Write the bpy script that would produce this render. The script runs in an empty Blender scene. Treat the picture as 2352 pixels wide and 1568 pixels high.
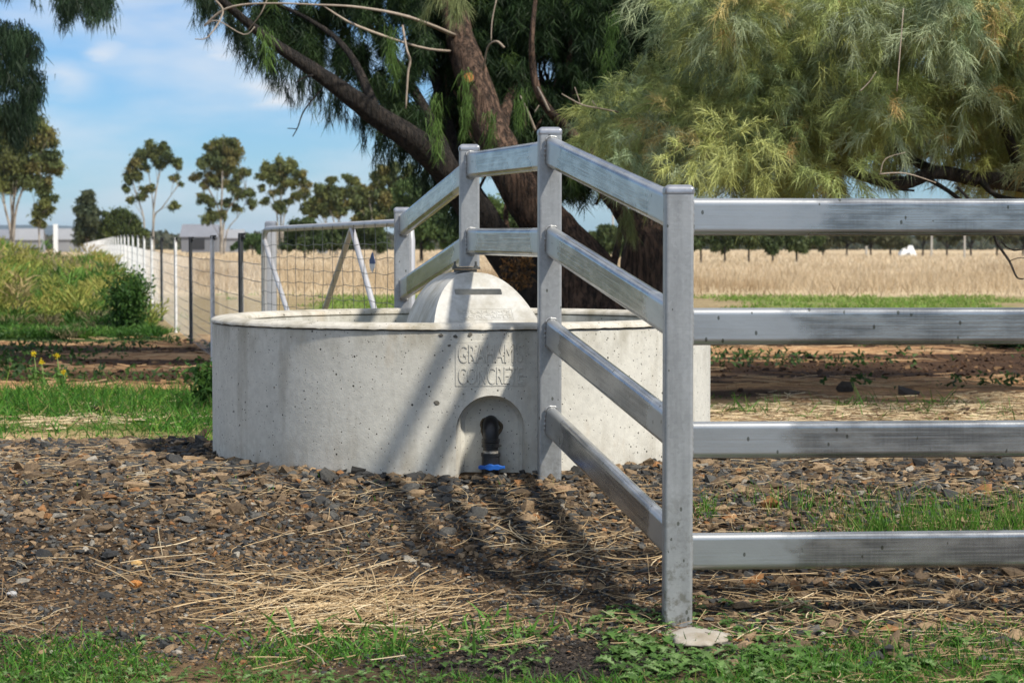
import bpy, bmesh, math, random
import numpy as np
from mathutils import Vector, Matrix

# ------------------------------------------------------------------ camera, world, sun, exposure
scene = bpy.context.scene
col = scene.collection
F = 4900.0                                   # focal length in pixels of a 2352 px wide frame
PIT = math.atan((784-566)/F)
CZ = 1.2
cam_d = bpy.data.cameras.new('Camera'); cam = bpy.data.objects.new('Camera', cam_d); col.objects.link(cam)
cam.location = (0, 0, CZ); cam.rotation_euler = (math.pi/2-PIT, 0, 0)
cam_d.sensor_width = 36; cam_d.lens = F/2352*36; cam_d.clip_start = 0.1; cam_d.clip_end = 20000
cam_d.dof.use_dof = True; cam_d.dof.focus_distance = 8.2; cam_d.dof.aperture_fstop = 8.0
scene.camera = cam

SDX, SDY, SDZ = -1.17, 1.0, -1.70            # direction the sunlight travels
sd = Vector((SDX, SDY, SDZ)).normalized()
sun_el = math.asin(-sd.z)
sun_az = math.atan2(-sd.x, -sd.y)            # compass angle of the sun seen from +Y, clockwise
sun_d = bpy.data.lights.new('Sun', 'SUN'); sun = bpy.data.objects.new('Sun', sun_d); col.objects.link(sun)
sun_d.energy = 4.1; sun_d.angle = math.radians(2.8); sun_d.color = (1.0, 0.93, 0.82)
sun.rotation_euler = sd.to_track_quat('-Z', 'Y').to_euler()
sun.location = (20, -10, 30)

w = bpy.data.worlds.new("World"); scene.world = w; w.use_nodes = True
nt = w.node_tree; nt.nodes.clear()
def N(tree, typ, **kw):
    n = tree.nodes.new(typ)
    for k, v in kw.items():
        if k.startswith('i_'):
            n.inputs[k[2:].replace('_', ' ')].default_value = v
        else: setattr(n, k, v)
    return n
def L(tree, a, b): tree.links.new(a, b)
sky = N(nt, 'ShaderNodeTexSky', sky_type='NISHITA', sun_disc=False, sun_elevation=sun_el, sun_rotation=sun_az,
        altitude=300, air_density=1.0, dust_density=0.3, ozone_density=2.5)
tc = N(nt, 'ShaderNodeTexCoord')
sep = N(nt, 'ShaderNodeSeparateXYZ'); L(nt, tc.outputs['Generated'], sep.inputs[0])
def M(tree, op, a, b=None, c=None, clamp=False):
    n = tree.nodes.new('ShaderNodeMath'); n.operation = op; n.use_clamp = clamp
    for i, v in enumerate((a, b, c)):
        if v is None: continue
        if isinstance(v, (int, float)): n.inputs[i].default_value = v
        else: tree.links.new(v, n.inputs[i])
    return n.outputs[0]
yy = M(nt, 'MAXIMUM', M(nt, 'ABSOLUTE', sep.outputs['Y']), 0.05)
ux = M(nt, 'DIVIDE', sep.outputs['X'], yy); uz = M(nt, 'DIVIDE', sep.outputs['Z'], yy)
comb = N(nt, 'ShaderNodeCombineXYZ'); L(nt, M(nt, 'MULTIPLY', ux, 1.0), comb.inputs[0]); L(nt, M(nt, 'MULTIPLY', uz, 3.4), comb.inputs[1])
n1 = N(nt, 'ShaderNodeTexNoise', i_Scale=9.0, i_Detail=6.0, i_Roughness=0.5); L(nt, comb.outputs[0], n1.inputs['Vector'])
wisp = N(nt, 'ShaderNodeMapRange', clamp=True, interpolation_type='SMOOTHSTEP'); L(nt, n1.outputs['Fac'], wisp.inputs['Value'])
wisp.inputs['From Min'].default_value = 0.36; wisp.inputs['From Max'].default_value = 0.72; wisp.inputs['To Max'].default_value = 0.62
tot = wisp.outputs[0]
n2 = N(nt, 'ShaderNodeTexNoise', i_Scale=16.0, i_Detail=5.0, i_Roughness=0.5); L(nt, comb.outputs[0], n2.inputs['Vector'])
wob = M(nt, 'SUBTRACT', n2.outputs['Fac'], 0.5)
for (cx, cy, rx, rz, s) in [(130, 190, 75, 38, 1.0), (255, 122, 42, 36, .75), (520, 120, 120, 36, .85), (350, 95, 60, 26, .35), (640, 200, 120, 34, 1.0), (40, 330, 60, 25, .5), (1560, 60, 200, 60, .8), (820, 380, 120, 30, .35)]:
    bx_, bz_ = (cx-1176)/F, (566-cy)/F
    dx = M(nt, 'DIVIDE', M(nt, 'SUBTRACT', M(nt, 'ADD', ux, M(nt, 'MULTIPLY', wob, .05)), bx_), rx/F)
    dz = M(nt, 'DIVIDE', M(nt, 'SUBTRACT', M(nt, 'ADD', uz, M(nt, 'MULTIPLY', wob, .03)), bz_), rz/F)
    d2 = M(nt, 'ADD', M(nt, 'MULTIPLY', dx, dx), M(nt, 'MULTIPLY', dz, dz))
    g = M(nt, 'MULTIPLY', M(nt, 'MULTIPLY', M(nt, 'EXPONENT', M(nt, 'MULTIPLY', d2, -1.0)), s), M(nt, 'MULTIPLY_ADD', wob, 2.6, .85), clamp=True)
    tot = M(nt, 'MAXIMUM', tot, g)
# broken white cloud added above the frame, unseen, to whiten the fill light
hi_n = N(nt, 'ShaderNodeTexNoise', i_Scale=2.6, i_Detail=5.0, i_Roughness=0.55); L(nt, tc.outputs['Generated'], hi_n.inputs['Vector'])
hi1 = N(nt, 'ShaderNodeMapRange', clamp=True, interpolation_type='SMOOTHSTEP'); L(nt, hi_n.outputs['Fac'], hi1.inputs['Value'])
hi1.inputs['From Min'].default_value = 0.40; hi1.inputs['From Max'].default_value = 0.56
hi2 = N(nt, 'ShaderNodeMapRange', clamp=True, interpolation_type='SMOOTHSTEP'); L(nt, sep.outputs['Z'], hi2.inputs['Value'])
hi2.inputs['From Min'].default_value = 0.16; hi2.inputs['From Max'].default_value = 0.34
tot = M(nt, 'MAXIMUM', tot, M(nt, 'MULTIPLY', hi1.outputs[0], hi2.outputs[0]))
# clouds only in the upper half
tot = M(nt, 'MULTIPLY', tot, M(nt, 'GREATER_THAN', sep.outputs['Z'], 0.0))
skc = N(nt, 'ShaderNodeMixRGB', blend_type='MULTIPLY'); skc.inputs[0].default_value = 1; skc.inputs[2].default_value = (0.38, 0.58, 0.82, 1)
L(nt, sky.outputs[0], skc.inputs[1])
cm = N(nt, 'ShaderNodeMixRGB'); L(nt, tot, cm.inputs[0]); L(nt, skc.outputs[0], cm.inputs[1]); cm.inputs[2].default_value = (5.4, 5.7, 6.1, 1)
bg = N(nt, 'ShaderNodeBackground'); L(nt, cm.outputs[0], bg.inputs[0]); bg.inputs[1].default_value = 0.118
wo = N(nt, 'ShaderNodeOutputWorld'); L(nt, bg.outputs[0], wo.inputs[0])

scene.view_settings.view_transform = 'Standard'; scene.view_settings.look = 'None'
scene.view_settings.exposure = 0.36; scene.view_settings.gamma = 1.0
scene.render.engine = 'CYCLES'
cy = scene.cycles
cy.use_denoising = True; cy.max_bounces = 6; cy.diffuse_bounces = 3; cy.glossy_bounces = 3; cy.transmission_bounces = 3
cy.volume_bounces = 0; cy.transparent_max_bounces = 6; cy.caustics_reflective = False; cy.caustics_refractive = False
cy.sample_clamp_indirect = 4.0

# ------------------------------------------------------------------ helpers
rng = np.random.default_rng(7); random.seed(7)
ct, st = math.cos(PIT), math.sin(PIT)
def P(px, py, Y):                            # a point seen at (px, py) of the 2352 px frame at depth Y
    fx = (px-1176)/F; fy = (784-py)/F
    dy = ct+fy*st; dz = -st+fy*ct
    return Vector((fx*Y/dy, Y, CZ+dz*Y/dy))
def smooth(a, b, x):
    t = np.clip((x-a)/(b-a), 0, 1); return t*t*(3-2*t)
def vnoise(x, y, seed=0):
    x = np.asarray(x, float); y = np.asarray(y, float)
    xi = np.floor(x).astype(np.int64); yi = np.floor(y).astype(np.int64)
    fx = x-xi; fy = y-yi; fx = fx*fx*(3-2*fx); fy = fy*fy*(3-2*fy)
    def h(a, b):
        n = (a*374761393+b*668265263+seed*974711) & 0xffffffff
        n = ((n ^ (n >> 13))*1274126177) & 0xffffffff
        return ((n ^ (n >> 16)) & 0xffff)/65535.0
    return (h(xi, yi)*(1-fx)+h(xi+1, yi)*fx)*(1-fy)+(h(xi, yi+1)*(1-fx)+h(xi+1, yi+1)*fx)*fy
def fbm(x, y, seed=0, o=4):
    s = 0; a = .5; t = 0
    for i in range(o):
        s = s+a*vnoise(x*2**i, y*2**i, seed+i*17); t += a; a *= .5
    return s/t
def height(x, y):
    x = np.asarray(x, float); y = np.asarray(y, float)
    ramp = smooth(6.2, 8.6, y)*(1-smooth(9.5, 11.6, y))*(1-smooth(4, 7, np.abs(x)))
    h = .315*ramp
    near = 1-smooth(30, 60, y)
    h = h+near*(.05*(fbm(x*.9, y*.9, 3)-.5)+.02*(fbm(x*5, y*5, 5, 3)-.5))*(.4+.6*smooth(5, 9, np.abs(y-8)))
    h = h+.12*smooth(40, 80, y)*(x < 0)*smooth(2, 8, -x)*(1-smooth(200, 300, y))
    return h

def set_props(o, label=None, cat=None, group=None, kind=None):
    if label: o['label'] = label
    if cat: o['category'] = cat
    if group: o['group'] = group
    if kind: o['kind'] = kind
    return o
def link(o, parent=None):
    col.objects.link(o)
    if parent is not None:
        o.parent = parent
        o.location = o.location-wloc(parent)
    return o
def wloc(o):
    v = Vector((0, 0, 0))
    while o is not None: v = v+Vector(o.location); o = o.parent
    return v
def thing(name, label, cat, loc=(0, 0, 0), group=None):
    o = bpy.data.objects.new(name, None); o.location = loc; o.empty_display_size = .2; col.objects.link(o)
    return set_props(o, label, cat, group)
def np_mesh(name, verts, faces, mat, parent=None, colr=None, smoothf=False, loc=None):
    """verts (N,3) world, faces (M,k); colr per vertex (N,3)."""
    verts = np.asarray(verts, np.float32); faces = np.asarray(faces, np.int32)
    me = bpy.data.meshes.new(name)
    if loc is not None: verts = verts-np.asarray(loc, np.float32)
    elif parent is not None:
        loc = tuple(wloc(parent)); verts = verts-np.asarray(loc, np.float32)
    k = faces.shape[1]
    me.vertices.add(len(verts)); me.vertices.foreach_set('co', verts.ravel())
    me.loops.add(faces.size); me.loops.foreach_set('vertex_index', faces.ravel())
    me.polygons.add(len(faces)); me.polygons.foreach_set('loop_start', np.arange(0, faces.size, k, dtype=np.int32))
    me.polygons.foreach_set('loop_total', np.full(len(faces), k, np.int32))
    if colr is not None:
        a = me.color_attributes.new('Col', 'FLOAT_COLOR', 'POINT')
        c4 = np.ones((len(verts), 4), np.float32); c4[:, :3] = colr; a.data.foreach_set('color', c4.ravel())
    me.update(calc_edges=True)
    me.polygons.foreach_set('use_smooth', np.full(len(faces), smoothf, bool))
    me.materials.append(mat)
    o = bpy.data.objects.new(name, me); o.location = loc if loc is not None else (0, 0, 0)
    return link(o, parent)
class MB:
    def __init__(s): s.v = []; s.f = []
    def add(s, vs, fs):
        b = len(s.v); s.v += [tuple(v) for v in vs]; s.f += [tuple(i+b for i in f) for f in fs]
    def build(s, name, mat, parent=None, smoothf=False, loc=None, bevel=0, sharp=None):
        base = Vector(loc) if loc is not None else (wloc(parent) if parent is not None else Vector((0, 0, 0)))
        me = bpy.data.meshes.new(name)
        me.from_pydata([tuple(Vector(v)-base) for v in s.v], [], s.f); me.update()
        bm = bmesh.new(); bm.from_mesh(me); bmesh.ops.recalc_face_normals(bm, faces=bm.faces)
        if bevel:
            bmesh.ops.bevel(bm, geom=[e for e in bm.edges if len(e.link_faces) == 2 and e.calc_face_angle(0) > .6], offset=bevel, segments=2, affect='EDGES', profile=.5)
        if smoothf:
            for f in bm.faces: f.smooth = True
            for e in bm.edges:
                if len(e.link_faces) == 2 and e.calc_face_angle(0) > (sharp or .7): e.smooth = False
        bm.to_mesh(me); bm.free()
        me.materials.append(mat)
        o = bpy.data.objects.new(name, me); o.location = base
        return link(o, parent)
def box(mb, c, sx, sy, sz, rot=0.0):
    c = Vector(c); R = Matrix.Rotation(rot, 3, 'Z'); vs = []
    for z in (-1, 1):
        for x, y in ((-1, -1), (1, -1), (1, 1), (-1, 1)): vs.append(c+R@Vector((x*sx/2, y*sy/2, z*sz/2)))
    mb.add(vs, [(3, 2, 1, 0), (4, 5, 6, 7), (0, 1, 5, 4), (1, 2, 6, 5), (2, 3, 7, 6), (3, 0, 4, 7)])
def frame(d, up=Vector((0, 0, 1))):
    d = Vector(d).normalized()
    if abs(d.dot(up)) > .98: up = Vector((0, 1, 0))
    s = d.cross(up).normalized(); u = s.cross(d).normalized(); return s, u
def flat_rrect(w, h, r, n=4):
    out = []
    p = rrect(w, h, r, n); m = n+1
    for c in range(4):
        q = p[c*m:(c+1)*m]; prev = p[(c*m-1) % len(p)]; nxt = p[((c+1)*m) % len(p)]
        def toward(a, b):
            d = math.hypot(b[0]-a[0], b[1]-a[1]); k = min(.45, .0025/max(d, 1e-6)); return (a[0]+(b[0]-a[0])*k, a[1]+(b[1]-a[1])*k)
        out += [toward(q[0], prev)]+q+[toward(q[-1], nxt)]
    return out
def rrect(w, h, r, n=4):
    pts = []
    for (cx, cy, a0) in ((w/2-r, h/2-r, 0), (-w/2+r, h/2-r, 90), (-w/2+r, -h/2+r, 180), (w/2-r, -h/2+r, 270)):
        for i in range(n+1):
            a = math.radians(a0+90*i/n); pts.append((cx+r*math.cos(a), cy+r*math.sin(a)))
    return pts
def sweep(mb, prof, path, cap=True, up=Vector((0, 0, 1)), scale=None):
    path = [Vector(p) for p in path]; n = len(prof); vs = []; fs = []
    for i, p in enumerate(path):
        d = path[min(i+1, len(path)-1)]-path[max(i-1, 0)]
        s, u = frame(d, up); k = scale[i] if scale else 1
        for a, b in prof: vs.append(p+s*a*k+u*b*k)
    for i in range(len(path)-1):
        for j in range(n):
            j2 = (j+1) % n; fs.append((i*n+j, i*n+j2, (i+1)*n+j2, (i+1)*n+j))
    if cap: fs.append(tuple(range(n-1, -1, -1))); fs.append(tuple((len(path)-1)*n+j for j in range(n)))
    mb.add(vs, fs)
def circ(r, n=10): return [(r*math.cos(2*math.pi*i/n), r*math.sin(2*math.pi*i/n)) for i in range(n)]
def catmull(pts, sub=5):
    out = []; m = len(pts)
    for i in range(m-1):
        p0 = np.array(pts[max(i-1, 0)]); p1 = np.array(pts[i]); p2 = np.array(pts[i+1]); p3 = np.array(pts[min(i+2, m-1)])
        for k in range(sub):
            t = k/sub
            out.append(.5*((2*p1)+(-p0+p2)*t+(2*p0-5*p1+4*p2-p3)*t*t+(-p0+3*p1-3*p2+p3)*t**3))
    out.append(np.array(pts[-1])); return out
def tube_limb(mb, pts, sub=5, n=12, rough=.12):
    """pts: (x,y,z,radius)"""
    q = catmull(pts, sub); vs = []; fs = []; ph = random.random()*10
    for i, p in enumerate(q):
        a = q[max(i-1, 0)][:3]; b = q[min(i+1, len(q)-1)][:3]
        dd = Vector(b-a).normalized(); ref = Vector((0, 1, .15)).normalized()
        if i == 0: pu = ref if abs(dd.dot(ref)) < .9 else Vector((1, 0, 0))
        pu = (pu-dd*pu.dot(dd)).normalized(); s = np.array(dd.cross(pu)); u = np.array(pu)
        for j in range(n):
            th = 2*math.pi*j/n
            r = max(p[3], .001)*(1+rough*(math.sin(3*th+ph+i*.35)*.5+math.sin(5*th-i*.6+ph)*.35+random.uniform(-.3, .3)))
            vs.append(p[:3]+s*r*math.cos(th)+u*r*math.sin(th))
    for i in range(len(q)-1):
        for j in range(n):
            j2 = (j+1) % n; fs.append((i*n+j, i*n+j2, (i+1)*n+j2, (i+1)*n+j))
    fs.append(tuple(range(n))); fs.append(tuple((len(q)-1)*n+j for j in range(n)))
    mb.add(vs, fs)

# ------------------------------------------------------------------ materials
def mat(name):
    m = bpy.data.materials.new(name); m.use_nodes = True; t = m.node_tree; t.nodes.clear()
    b = t.nodes.new('ShaderNodeBsdfPrincipled'); o = t.nodes.new('ShaderNodeOutputMaterial'); t.links.new(b.outputs[0], o.inputs[0])
    return m, t, b, o
def ramp(t, fac, stops):
    r = t.nodes.new('ShaderNodeValToRGB'); e = r.color_ramp.elements
    while len(e) > len(stops): e.remove(e[-1])
    while len(e) < len(stops): e.new(.5)
    for i, (p, c) in enumerate(stops):
        e[i].position = p; e[i].color = (*c, 1) if len(c) == 3 else c
    t.links.new(fac, r.inputs[0]); return r.outputs[0]
def noise(t, vec, scale, detail=4, rough=.55, out='Fac'):
    n = t.nodes.new('ShaderNodeTexNoise'); n.inputs['Scale'].default_value = scale; n.inputs['Detail'].default_value = detail; n.inputs['Roughness'].default_value = rough
    if vec is not None: t.links.new(vec, n.inputs['Vector'])
    return n.outputs[out]
def mapv(t, vec, scale=(1, 1, 1), rot=(0, 0, 0), loc=(0, 0, 0)):
    m = t.nodes.new('ShaderNodeMapping'); m.inputs['Scale'].default_value = scale; m.inputs['Rotation'].default_value = rot; m.inputs['Location'].default_value = loc
    t.links.new(vec, m.inputs[0]); return m.outputs[0]
def mix(t, fac, a, b, bt='MIX'):
    m = t.nodes.new('ShaderNodeMixRGB'); m.blend_type = bt
    for i, v in enumerate((fac, a, b)):
        if isinstance(v, (int, float)): m.inputs[i].default_value = v
        elif isinstance(v, tuple): m.inputs[i].default_value = (*v, 1) if len(v) == 3 else v
        else: t.links.new(v, m.inputs[i])
    return m.outputs[0]
def bump(t, b, h, strength=.3, dist=.01):
    n = t.nodes.new('ShaderNodeBump'); n.inputs['Strength'].default_value = strength; n.inputs['Distance'].default_value = dist
    t.links.new(h, n.inputs['Height']); t.links.new(n.outputs[0], b.inputs['Normal']); return n
def coord(t, k='Object'): return t.nodes.new('ShaderNodeTexCoord').outputs[k]
def simple(name, c, rough=.6, metal=0.0, spec=None, vscale=None, var=.25):
    m, t, b, o = mat(name)
    co = coord(t)
    f = noise(t, co, vscale or 12, 4)
    cc = ramp(t, f, [(.25, tuple(x*(1-var) for x in c)), (.75, tuple(min(1, x*(1+var)) for x in c))])
    t.links.new(cc, b.inputs['Base Color']); b.inputs['Roughness'].default_value = rough; b.inputs['Metallic'].default_value = metal
    return m
def leafmat(name, trans=.35, rough=.55, tint=(1, 1, 1)):
    m, t, b, o = mat(name)
    a = t.nodes.new('ShaderNodeVertexColor'); a.layer_name = 'Col'
    c = mix(t, 1.0, a.outputs[0], tint, 'MULTIPLY')
    t.links.new(c, b.inputs['Base Color']); b.inputs['Roughness'].default_value = rough
    b.inputs['Specular IOR Level'].default_value = .25
    tr = t.nodes.new('ShaderNodeBsdfTranslucent'); t.links.new(c, tr.inputs[0])
    ms = t.nodes.new('ShaderNodeMixShader'); ms.inputs[0].default_value = trans
    t.links.new(b.outputs[0], ms.inputs[1]); t.links.new(tr.outputs[0], ms.inputs[2]); t.links.new(ms.outputs[0], o.inputs[0])
    return m
m_leaf = leafmat('foliage', .36)
m_grass = leafmat('grass_blades', .35)
m_straw = leafmat('straw', .2, .7)

# galvanised rail steel (local X runs along the rail)
def steel(name, brushed=True, base=(.56, .57, .565), metal=.80, rough=.30):
    m, t, b, o = mat(name)
    ob0 = coord(t, 'Object'); ge = coord(t, 'Generated')
    oi = t.nodes.new('ShaderNodeObjectInfo'); cv = t.nodes.new('ShaderNodeCombineXYZ')
    for k_ in range(3): t.links.new(M(t, 'MULTIPLY', oi.outputs['Random'], (7.3, 3.1, 5.7)[k_]), cv.inputs[k_])
    va = t.nodes.new('ShaderNodeVectorMath'); t.links.new(ob0, va.inputs[0]); t.links.new(cv.outputs[0], va.inputs[1]); ob = va.outputs[0]
    big = noise(t, mapv(t, ob, (3, 6, 6)), 2.2, 3)
    cross = noise(t, mapv(t, ob, (260, 9, 9)), 1.0, 3)
    longs = noise(t, mapv(t, ob, (2.5, 150, 150)), 1.0, 4)
    c = ramp(t, big, [(.3, tuple(x*.86 for x in base)), (.7, base)])
    if brushed:
        s = t.nodes.new('ShaderNodeSeparateXYZ'); t.links.new(ge, s.inputs[0])
        w_ = M(t, 'MULTIPLY', M(t, 'SUBTRACT', big, .5), .22)
        gx = M(t, 'ADD', s.outputs[0], w_)
        def sm(a, bb, v):
            r = t.nodes.new('ShaderNodeMapRange'); r.interpolation_type = 'SMOOTHSTEP'; t.links.new(v, r.inputs[0]); r.inputs[1].default_value = a; r.inputs[2].default_value = bb; return r.outputs[0]
        mid = M(t, 'MULTIPLY', sm(.10, .17, gx), M(t, 'SUBTRACT', 1.0, sm(.84, .90, gx)))
        scr = sm(.40, .66, M(t, 'ADD', M(t, 'MULTIPLY', longs, .78), M(t, 'MULTIPLY', cross, .22)))
        dark = mix(t, scr, tuple(x*.42 for x in (.52, .54, .55)), tuple(x*.74 for x in (.54, .55, .55)))
        blot = sm(.30, .62, noise(t, mapv(t, ob, (5, 14, 14)), 1.3, 3))
        c = mix(t, M(t, 'MULTIPLY', mid, M(t, 'ADD', .25, M(t, 'MULTIPLY', blot, .75))), c, dark)
        t.links.new(M(t, 'SUBTRACT', rough+.04, M(t, 'MULTIPLY', mid, .12)), b.inputs['Roughness'])
    else: b.inputs['Roughness'].default_value = rough
    if not brushed:
        bl = t.nodes.new('ShaderNodeMapRange'); t.links.new(noise(t, mapv(t, ob, (22, 22, 2.2)), 1.0, 5, .65), bl.inputs[0]); bl.inputs[1].default_value = .44; bl.inputs[2].default_value = .74
        c = mix(t, M(t, 'MULTIPLY', bl.outputs[0], .55), c, tuple(x*.55 for x in base))
        sg = t.nodes.new('ShaderNodeTexVoronoi'); sg.inputs['Scale'].default_value = 90; t.links.new(ob, sg.inputs['Vector'])
        bwn = t.nodes.new('ShaderNodeRGBToBW'); t.links.new(sg.outputs['Color'], bwn.inputs[0]); c = mix(t, .14, c, bwn.outputs[0], 'SOFT_LIGHT')
        gg = t.nodes.new('ShaderNodeNewGeometry'); gs = t.nodes.new('ShaderNodeSeparateXYZ'); t.links.new(gg.outputs['Position'], gs.inputs[0])
        mz = t.nodes.new('ShaderNodeMapRange'); t.links.new(gs.outputs[2], mz.inputs[0]); mz.inputs[1].default_value = .55; mz.inputs[2].default_value = .0
        mn = t.nodes.new('ShaderNodeMapRange'); t.links.new(noise(t, ob, 28, 5, .7), mn.inputs[0]); mn.inputs[1].default_value = .5; mn.inputs[2].default_value = .62
        c = mix(t, M(t, 'MULTIPLY', M(t, 'MULTIPLY', mz.outputs[0], mn.outputs[0]), .75, clamp=True), c, (.12, .11, .07))
    # specks of dirt
    v = t.nodes.new('ShaderNodeTexVoronoi'); v.inputs['Scale'].default_value = 30; t.links.new(mapv(t, ob, (1, .6, .6)), v.inputs['Vector'])
    sp = M(t, 'MULTIPLY', M(t, 'LESS_THAN', v.outputs['Distance'], .13), M(t, 'GREATER_THAN', noise(t, ob, 9, 2), .50))
    c = mix(t, M(t, 'MULTIPLY', sp, .7), c, (.05, .055, .03))
    t.links.new(c, b.inputs['Base Color']); b.inputs['Metallic'].default_value = metal
    bump(t, b, M(t, 'ADD', longs, M(t, 'MULTIPLY', noise(t, ob, 140, 2), .6)), .12, .002)
    return m
m_rail = steel('brushed_galvanised_rail'); m_post = steel('galvanised_post', False, (.43, .44, .44), .5, .42)
m_cap = steel('post_cap_steel', False, (.48, .49, .52), .7, .33)
m_weld = steel('silver_weld_paint', False, (.45, .455, .45), .6, .42)
m_pipe = simple('gate_pipe', (.50, .50, .51), .45, .4, vscale=8, var=.15)
m_wire = simple('wire', (.13, .135, .13), .5, .5)
m_pwire = simple('pale_wire', (.66, .67, .67), .5, .1)
m_star_dark = simple('dark_steel_post', (.07, .075, .08), .6, .3)
m_star_light = simple('pale_steel_post', (.80, .82, .82), .6, .0)
m_blackplastic = simple('black_plastic', (.012, .012, .014), .38)
m_blue = simple('blue_plastic', (.012, .10, .42), .4, var=.12)
m_darksteel = simple('dark_plate', (.12, .12, .11), .5, .6)
m_water = simple('water', (.03, .05, .04), .05)

def concrete(name, base, hole=True, stain=.5):
    m, t, b, o = mat(name); ob = coord(t)
    f1 = noise(t, ob, 2.5, 5, .6); f2 = noise(t, ob, 38, 4, .6); f3 = noise(t, ob, 170, 2)
    c = ramp(t, f1, [(.28, tuple(x*.80 for x in base)), (.52, base), (.78, tuple(x*1.10 for x in base))])
    c = mix(t, .35, c, ramp(t, f2, [(.3, tuple(x*.72 for x in base)), (.7, tuple(x*1.2 for x in base))]))
    vs = noise(t, mapv(t, ob, (7, 7, .9)), 1.4, 4, .6)
    st_ = t.nodes.new('ShaderNodeMapRange'); t.links.new(vs, st_.inputs[0]); st_.inputs[1].default_value = .54; st_.inputs[2].default_value = .78; st_.inputs[4].default_value = stain
    c = mix(t, st_.outputs[0], c, (.24, .205, .14))
    gz = t.nodes.new('ShaderNodeNewGeometry'); sz_ = t.nodes.new('ShaderNodeSeparateXYZ'); t.links.new(gz.outputs['Position'], sz_.inputs[0])
    tz = t.nodes.new('ShaderNodeMapRange'); t.links.new(sz_.outputs[2], tz.inputs[0]); tz.inputs[1].default_value = .70; tz.inputs[2].default_value = .875
    tn = t.nodes.new('ShaderNodeMapRange'); t.links.new(noise(t, mapv(t, ob, (5, 5, 2.2)), 1.6, 5, .65), tn.inputs[0]); tn.inputs[1].default_value = .44; tn.inputs[2].default_value = .66
    c = mix(t, M(t, 'MULTIPLY', M(t, 'MULTIPLY', tz.outputs[0], tn.outputs[0]), stain*1.1, clamp=True), c, (.22, .19, .12))
    orn = t.nodes.new('ShaderNodeMapRange'); t.links.new(noise(t, mapv(t, ob, (5.5, 5.5, 2.0), loc=(4, 2, 7)), 1.0, 4, .6), orn.inputs[0]); orn.inputs[1].default_value = .62; orn.inputs[2].default_value = .76
    c = mix(t, M(t, 'MULTIPLY', orn.outputs[0], .45), c, (.42, .30, .16))
    tb_ = t.nodes.new('ShaderNodeMapRange'); t.links.new(sz_.outputs[2], tb_.inputs[0]); tb_.inputs[1].default_value = .46; tb_.inputs[2].default_value = .27
    tm_ = t.nodes.new('ShaderNodeMapRange'); t.links.new(noise(t, mapv(t, ob, (1, 1, .7)), 7, 6, .7), tm_.inputs[0]); tm_.inputs[1].default_value = .42; tm_.inputs[2].default_value = .66
    c = mix(t, M(t, 'MULTIPLY', M(t, 'MULTIPLY', tb_.outputs[0], tm_.outputs[0]), .75, clamp=True), c, (.25, .20, .13))
    h = M(t, 'ADD', M(t, 'MULTIPLY', f2, .5), M(t, 'MULTIPLY', f3, .35))
    if hole:
        tot = None
        for sc, th, keep in ((30, .15, .52), (62, .19, .45), (105, .20, .5), (11, .075, .6)):
            v = t.nodes.new('ShaderNodeTexVoronoi'); v.inputs['Scale'].default_value = sc; v.inputs['Randomness'].default_value = 1
            t.links.new(ob, v.inputs['Vector'])
            sp = t.nodes.new('ShaderNodeSeparateColor'); t.links.new(v.outputs['Color'], sp.inputs[0])
            r = M(t, 'MULTIPLY', sp.outputs[0], th)
            k = M(t, 'MULTIPLY', M(t, 'LESS_THAN', v.outputs['Distance'], r), M(t, 'GREATER_THAN', sp.outputs[1], keep))
            tot = k if tot is None else M(t, 'MAXIMUM', tot, k)
        c = mix(t, M(t, 'MULTIPLY', tot, .92), c, (.03, .028, .022))
        h = M(t, 'SUBTRACT', h, M(t, 'MULTIPLY', tot, 1.6))
    t.links.new(c, b.inputs['Base Color']); b.inputs['Roughness'].default_value = .85; b.inputs['Specular IOR Level'].default_value = .25
    bump(t, b, h, .5, .004)
    return m
m_conc = concrete('trough_concrete', (.62, .605, .54))
m_conc_rim = concrete('rim_concrete', (.58, .55, .48), True, .55)
m_conc_dome = concrete('cover_concrete', (.55, .54, .50), False, .45)

def barkmat(name, a, bcol, sc=1.0):
    m, t, b, o = mat(name); ob = coord(t)
    f = noise(t, mapv(t, ob, (22*sc, 22*sc, 4*sc)), 1.0, 6, .65)
    g_ = noise(t, mapv(t, ob, (30*sc, 30*sc, 5*sc), loc=(3, 1, 2)), 1.0, 4, .7)
    class R_: pass
    rr_ = t.nodes.new('ShaderNodeMapRange'); t.links.new(g_, rr_.inputs[0]); rr_.inputs[1].default_value = .36; rr_.inputs[2].default_value = .56
    r = rr_
    c = mix(t, M(t, 'MULTIPLY', f, 1), a, bcol)
    c = mix(t, r.outputs[0], tuple(x*.30 for x in a), c)
    t.links.new(c, b.inputs['Base Color']); b.inputs['Roughness'].default_value = .9
    bump(t, b, M(t, 'ADD', r.outputs[0], M(t, 'MULTIPLY', f, .7)), 1.0, .03)
    return m
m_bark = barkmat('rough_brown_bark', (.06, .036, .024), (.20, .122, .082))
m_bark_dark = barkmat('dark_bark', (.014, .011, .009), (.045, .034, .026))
m_bark_pale = barkmat('pale_gum_bark', (.30, .26, .21), (.55, .50, .43), .25)
m_dead = simple('dead_wood', (.34, .28, .22), .8, vscale=20)
m_cut = simple('fresh_cut_wood', (.50, .20, .055), .7, vscale=40)

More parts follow.
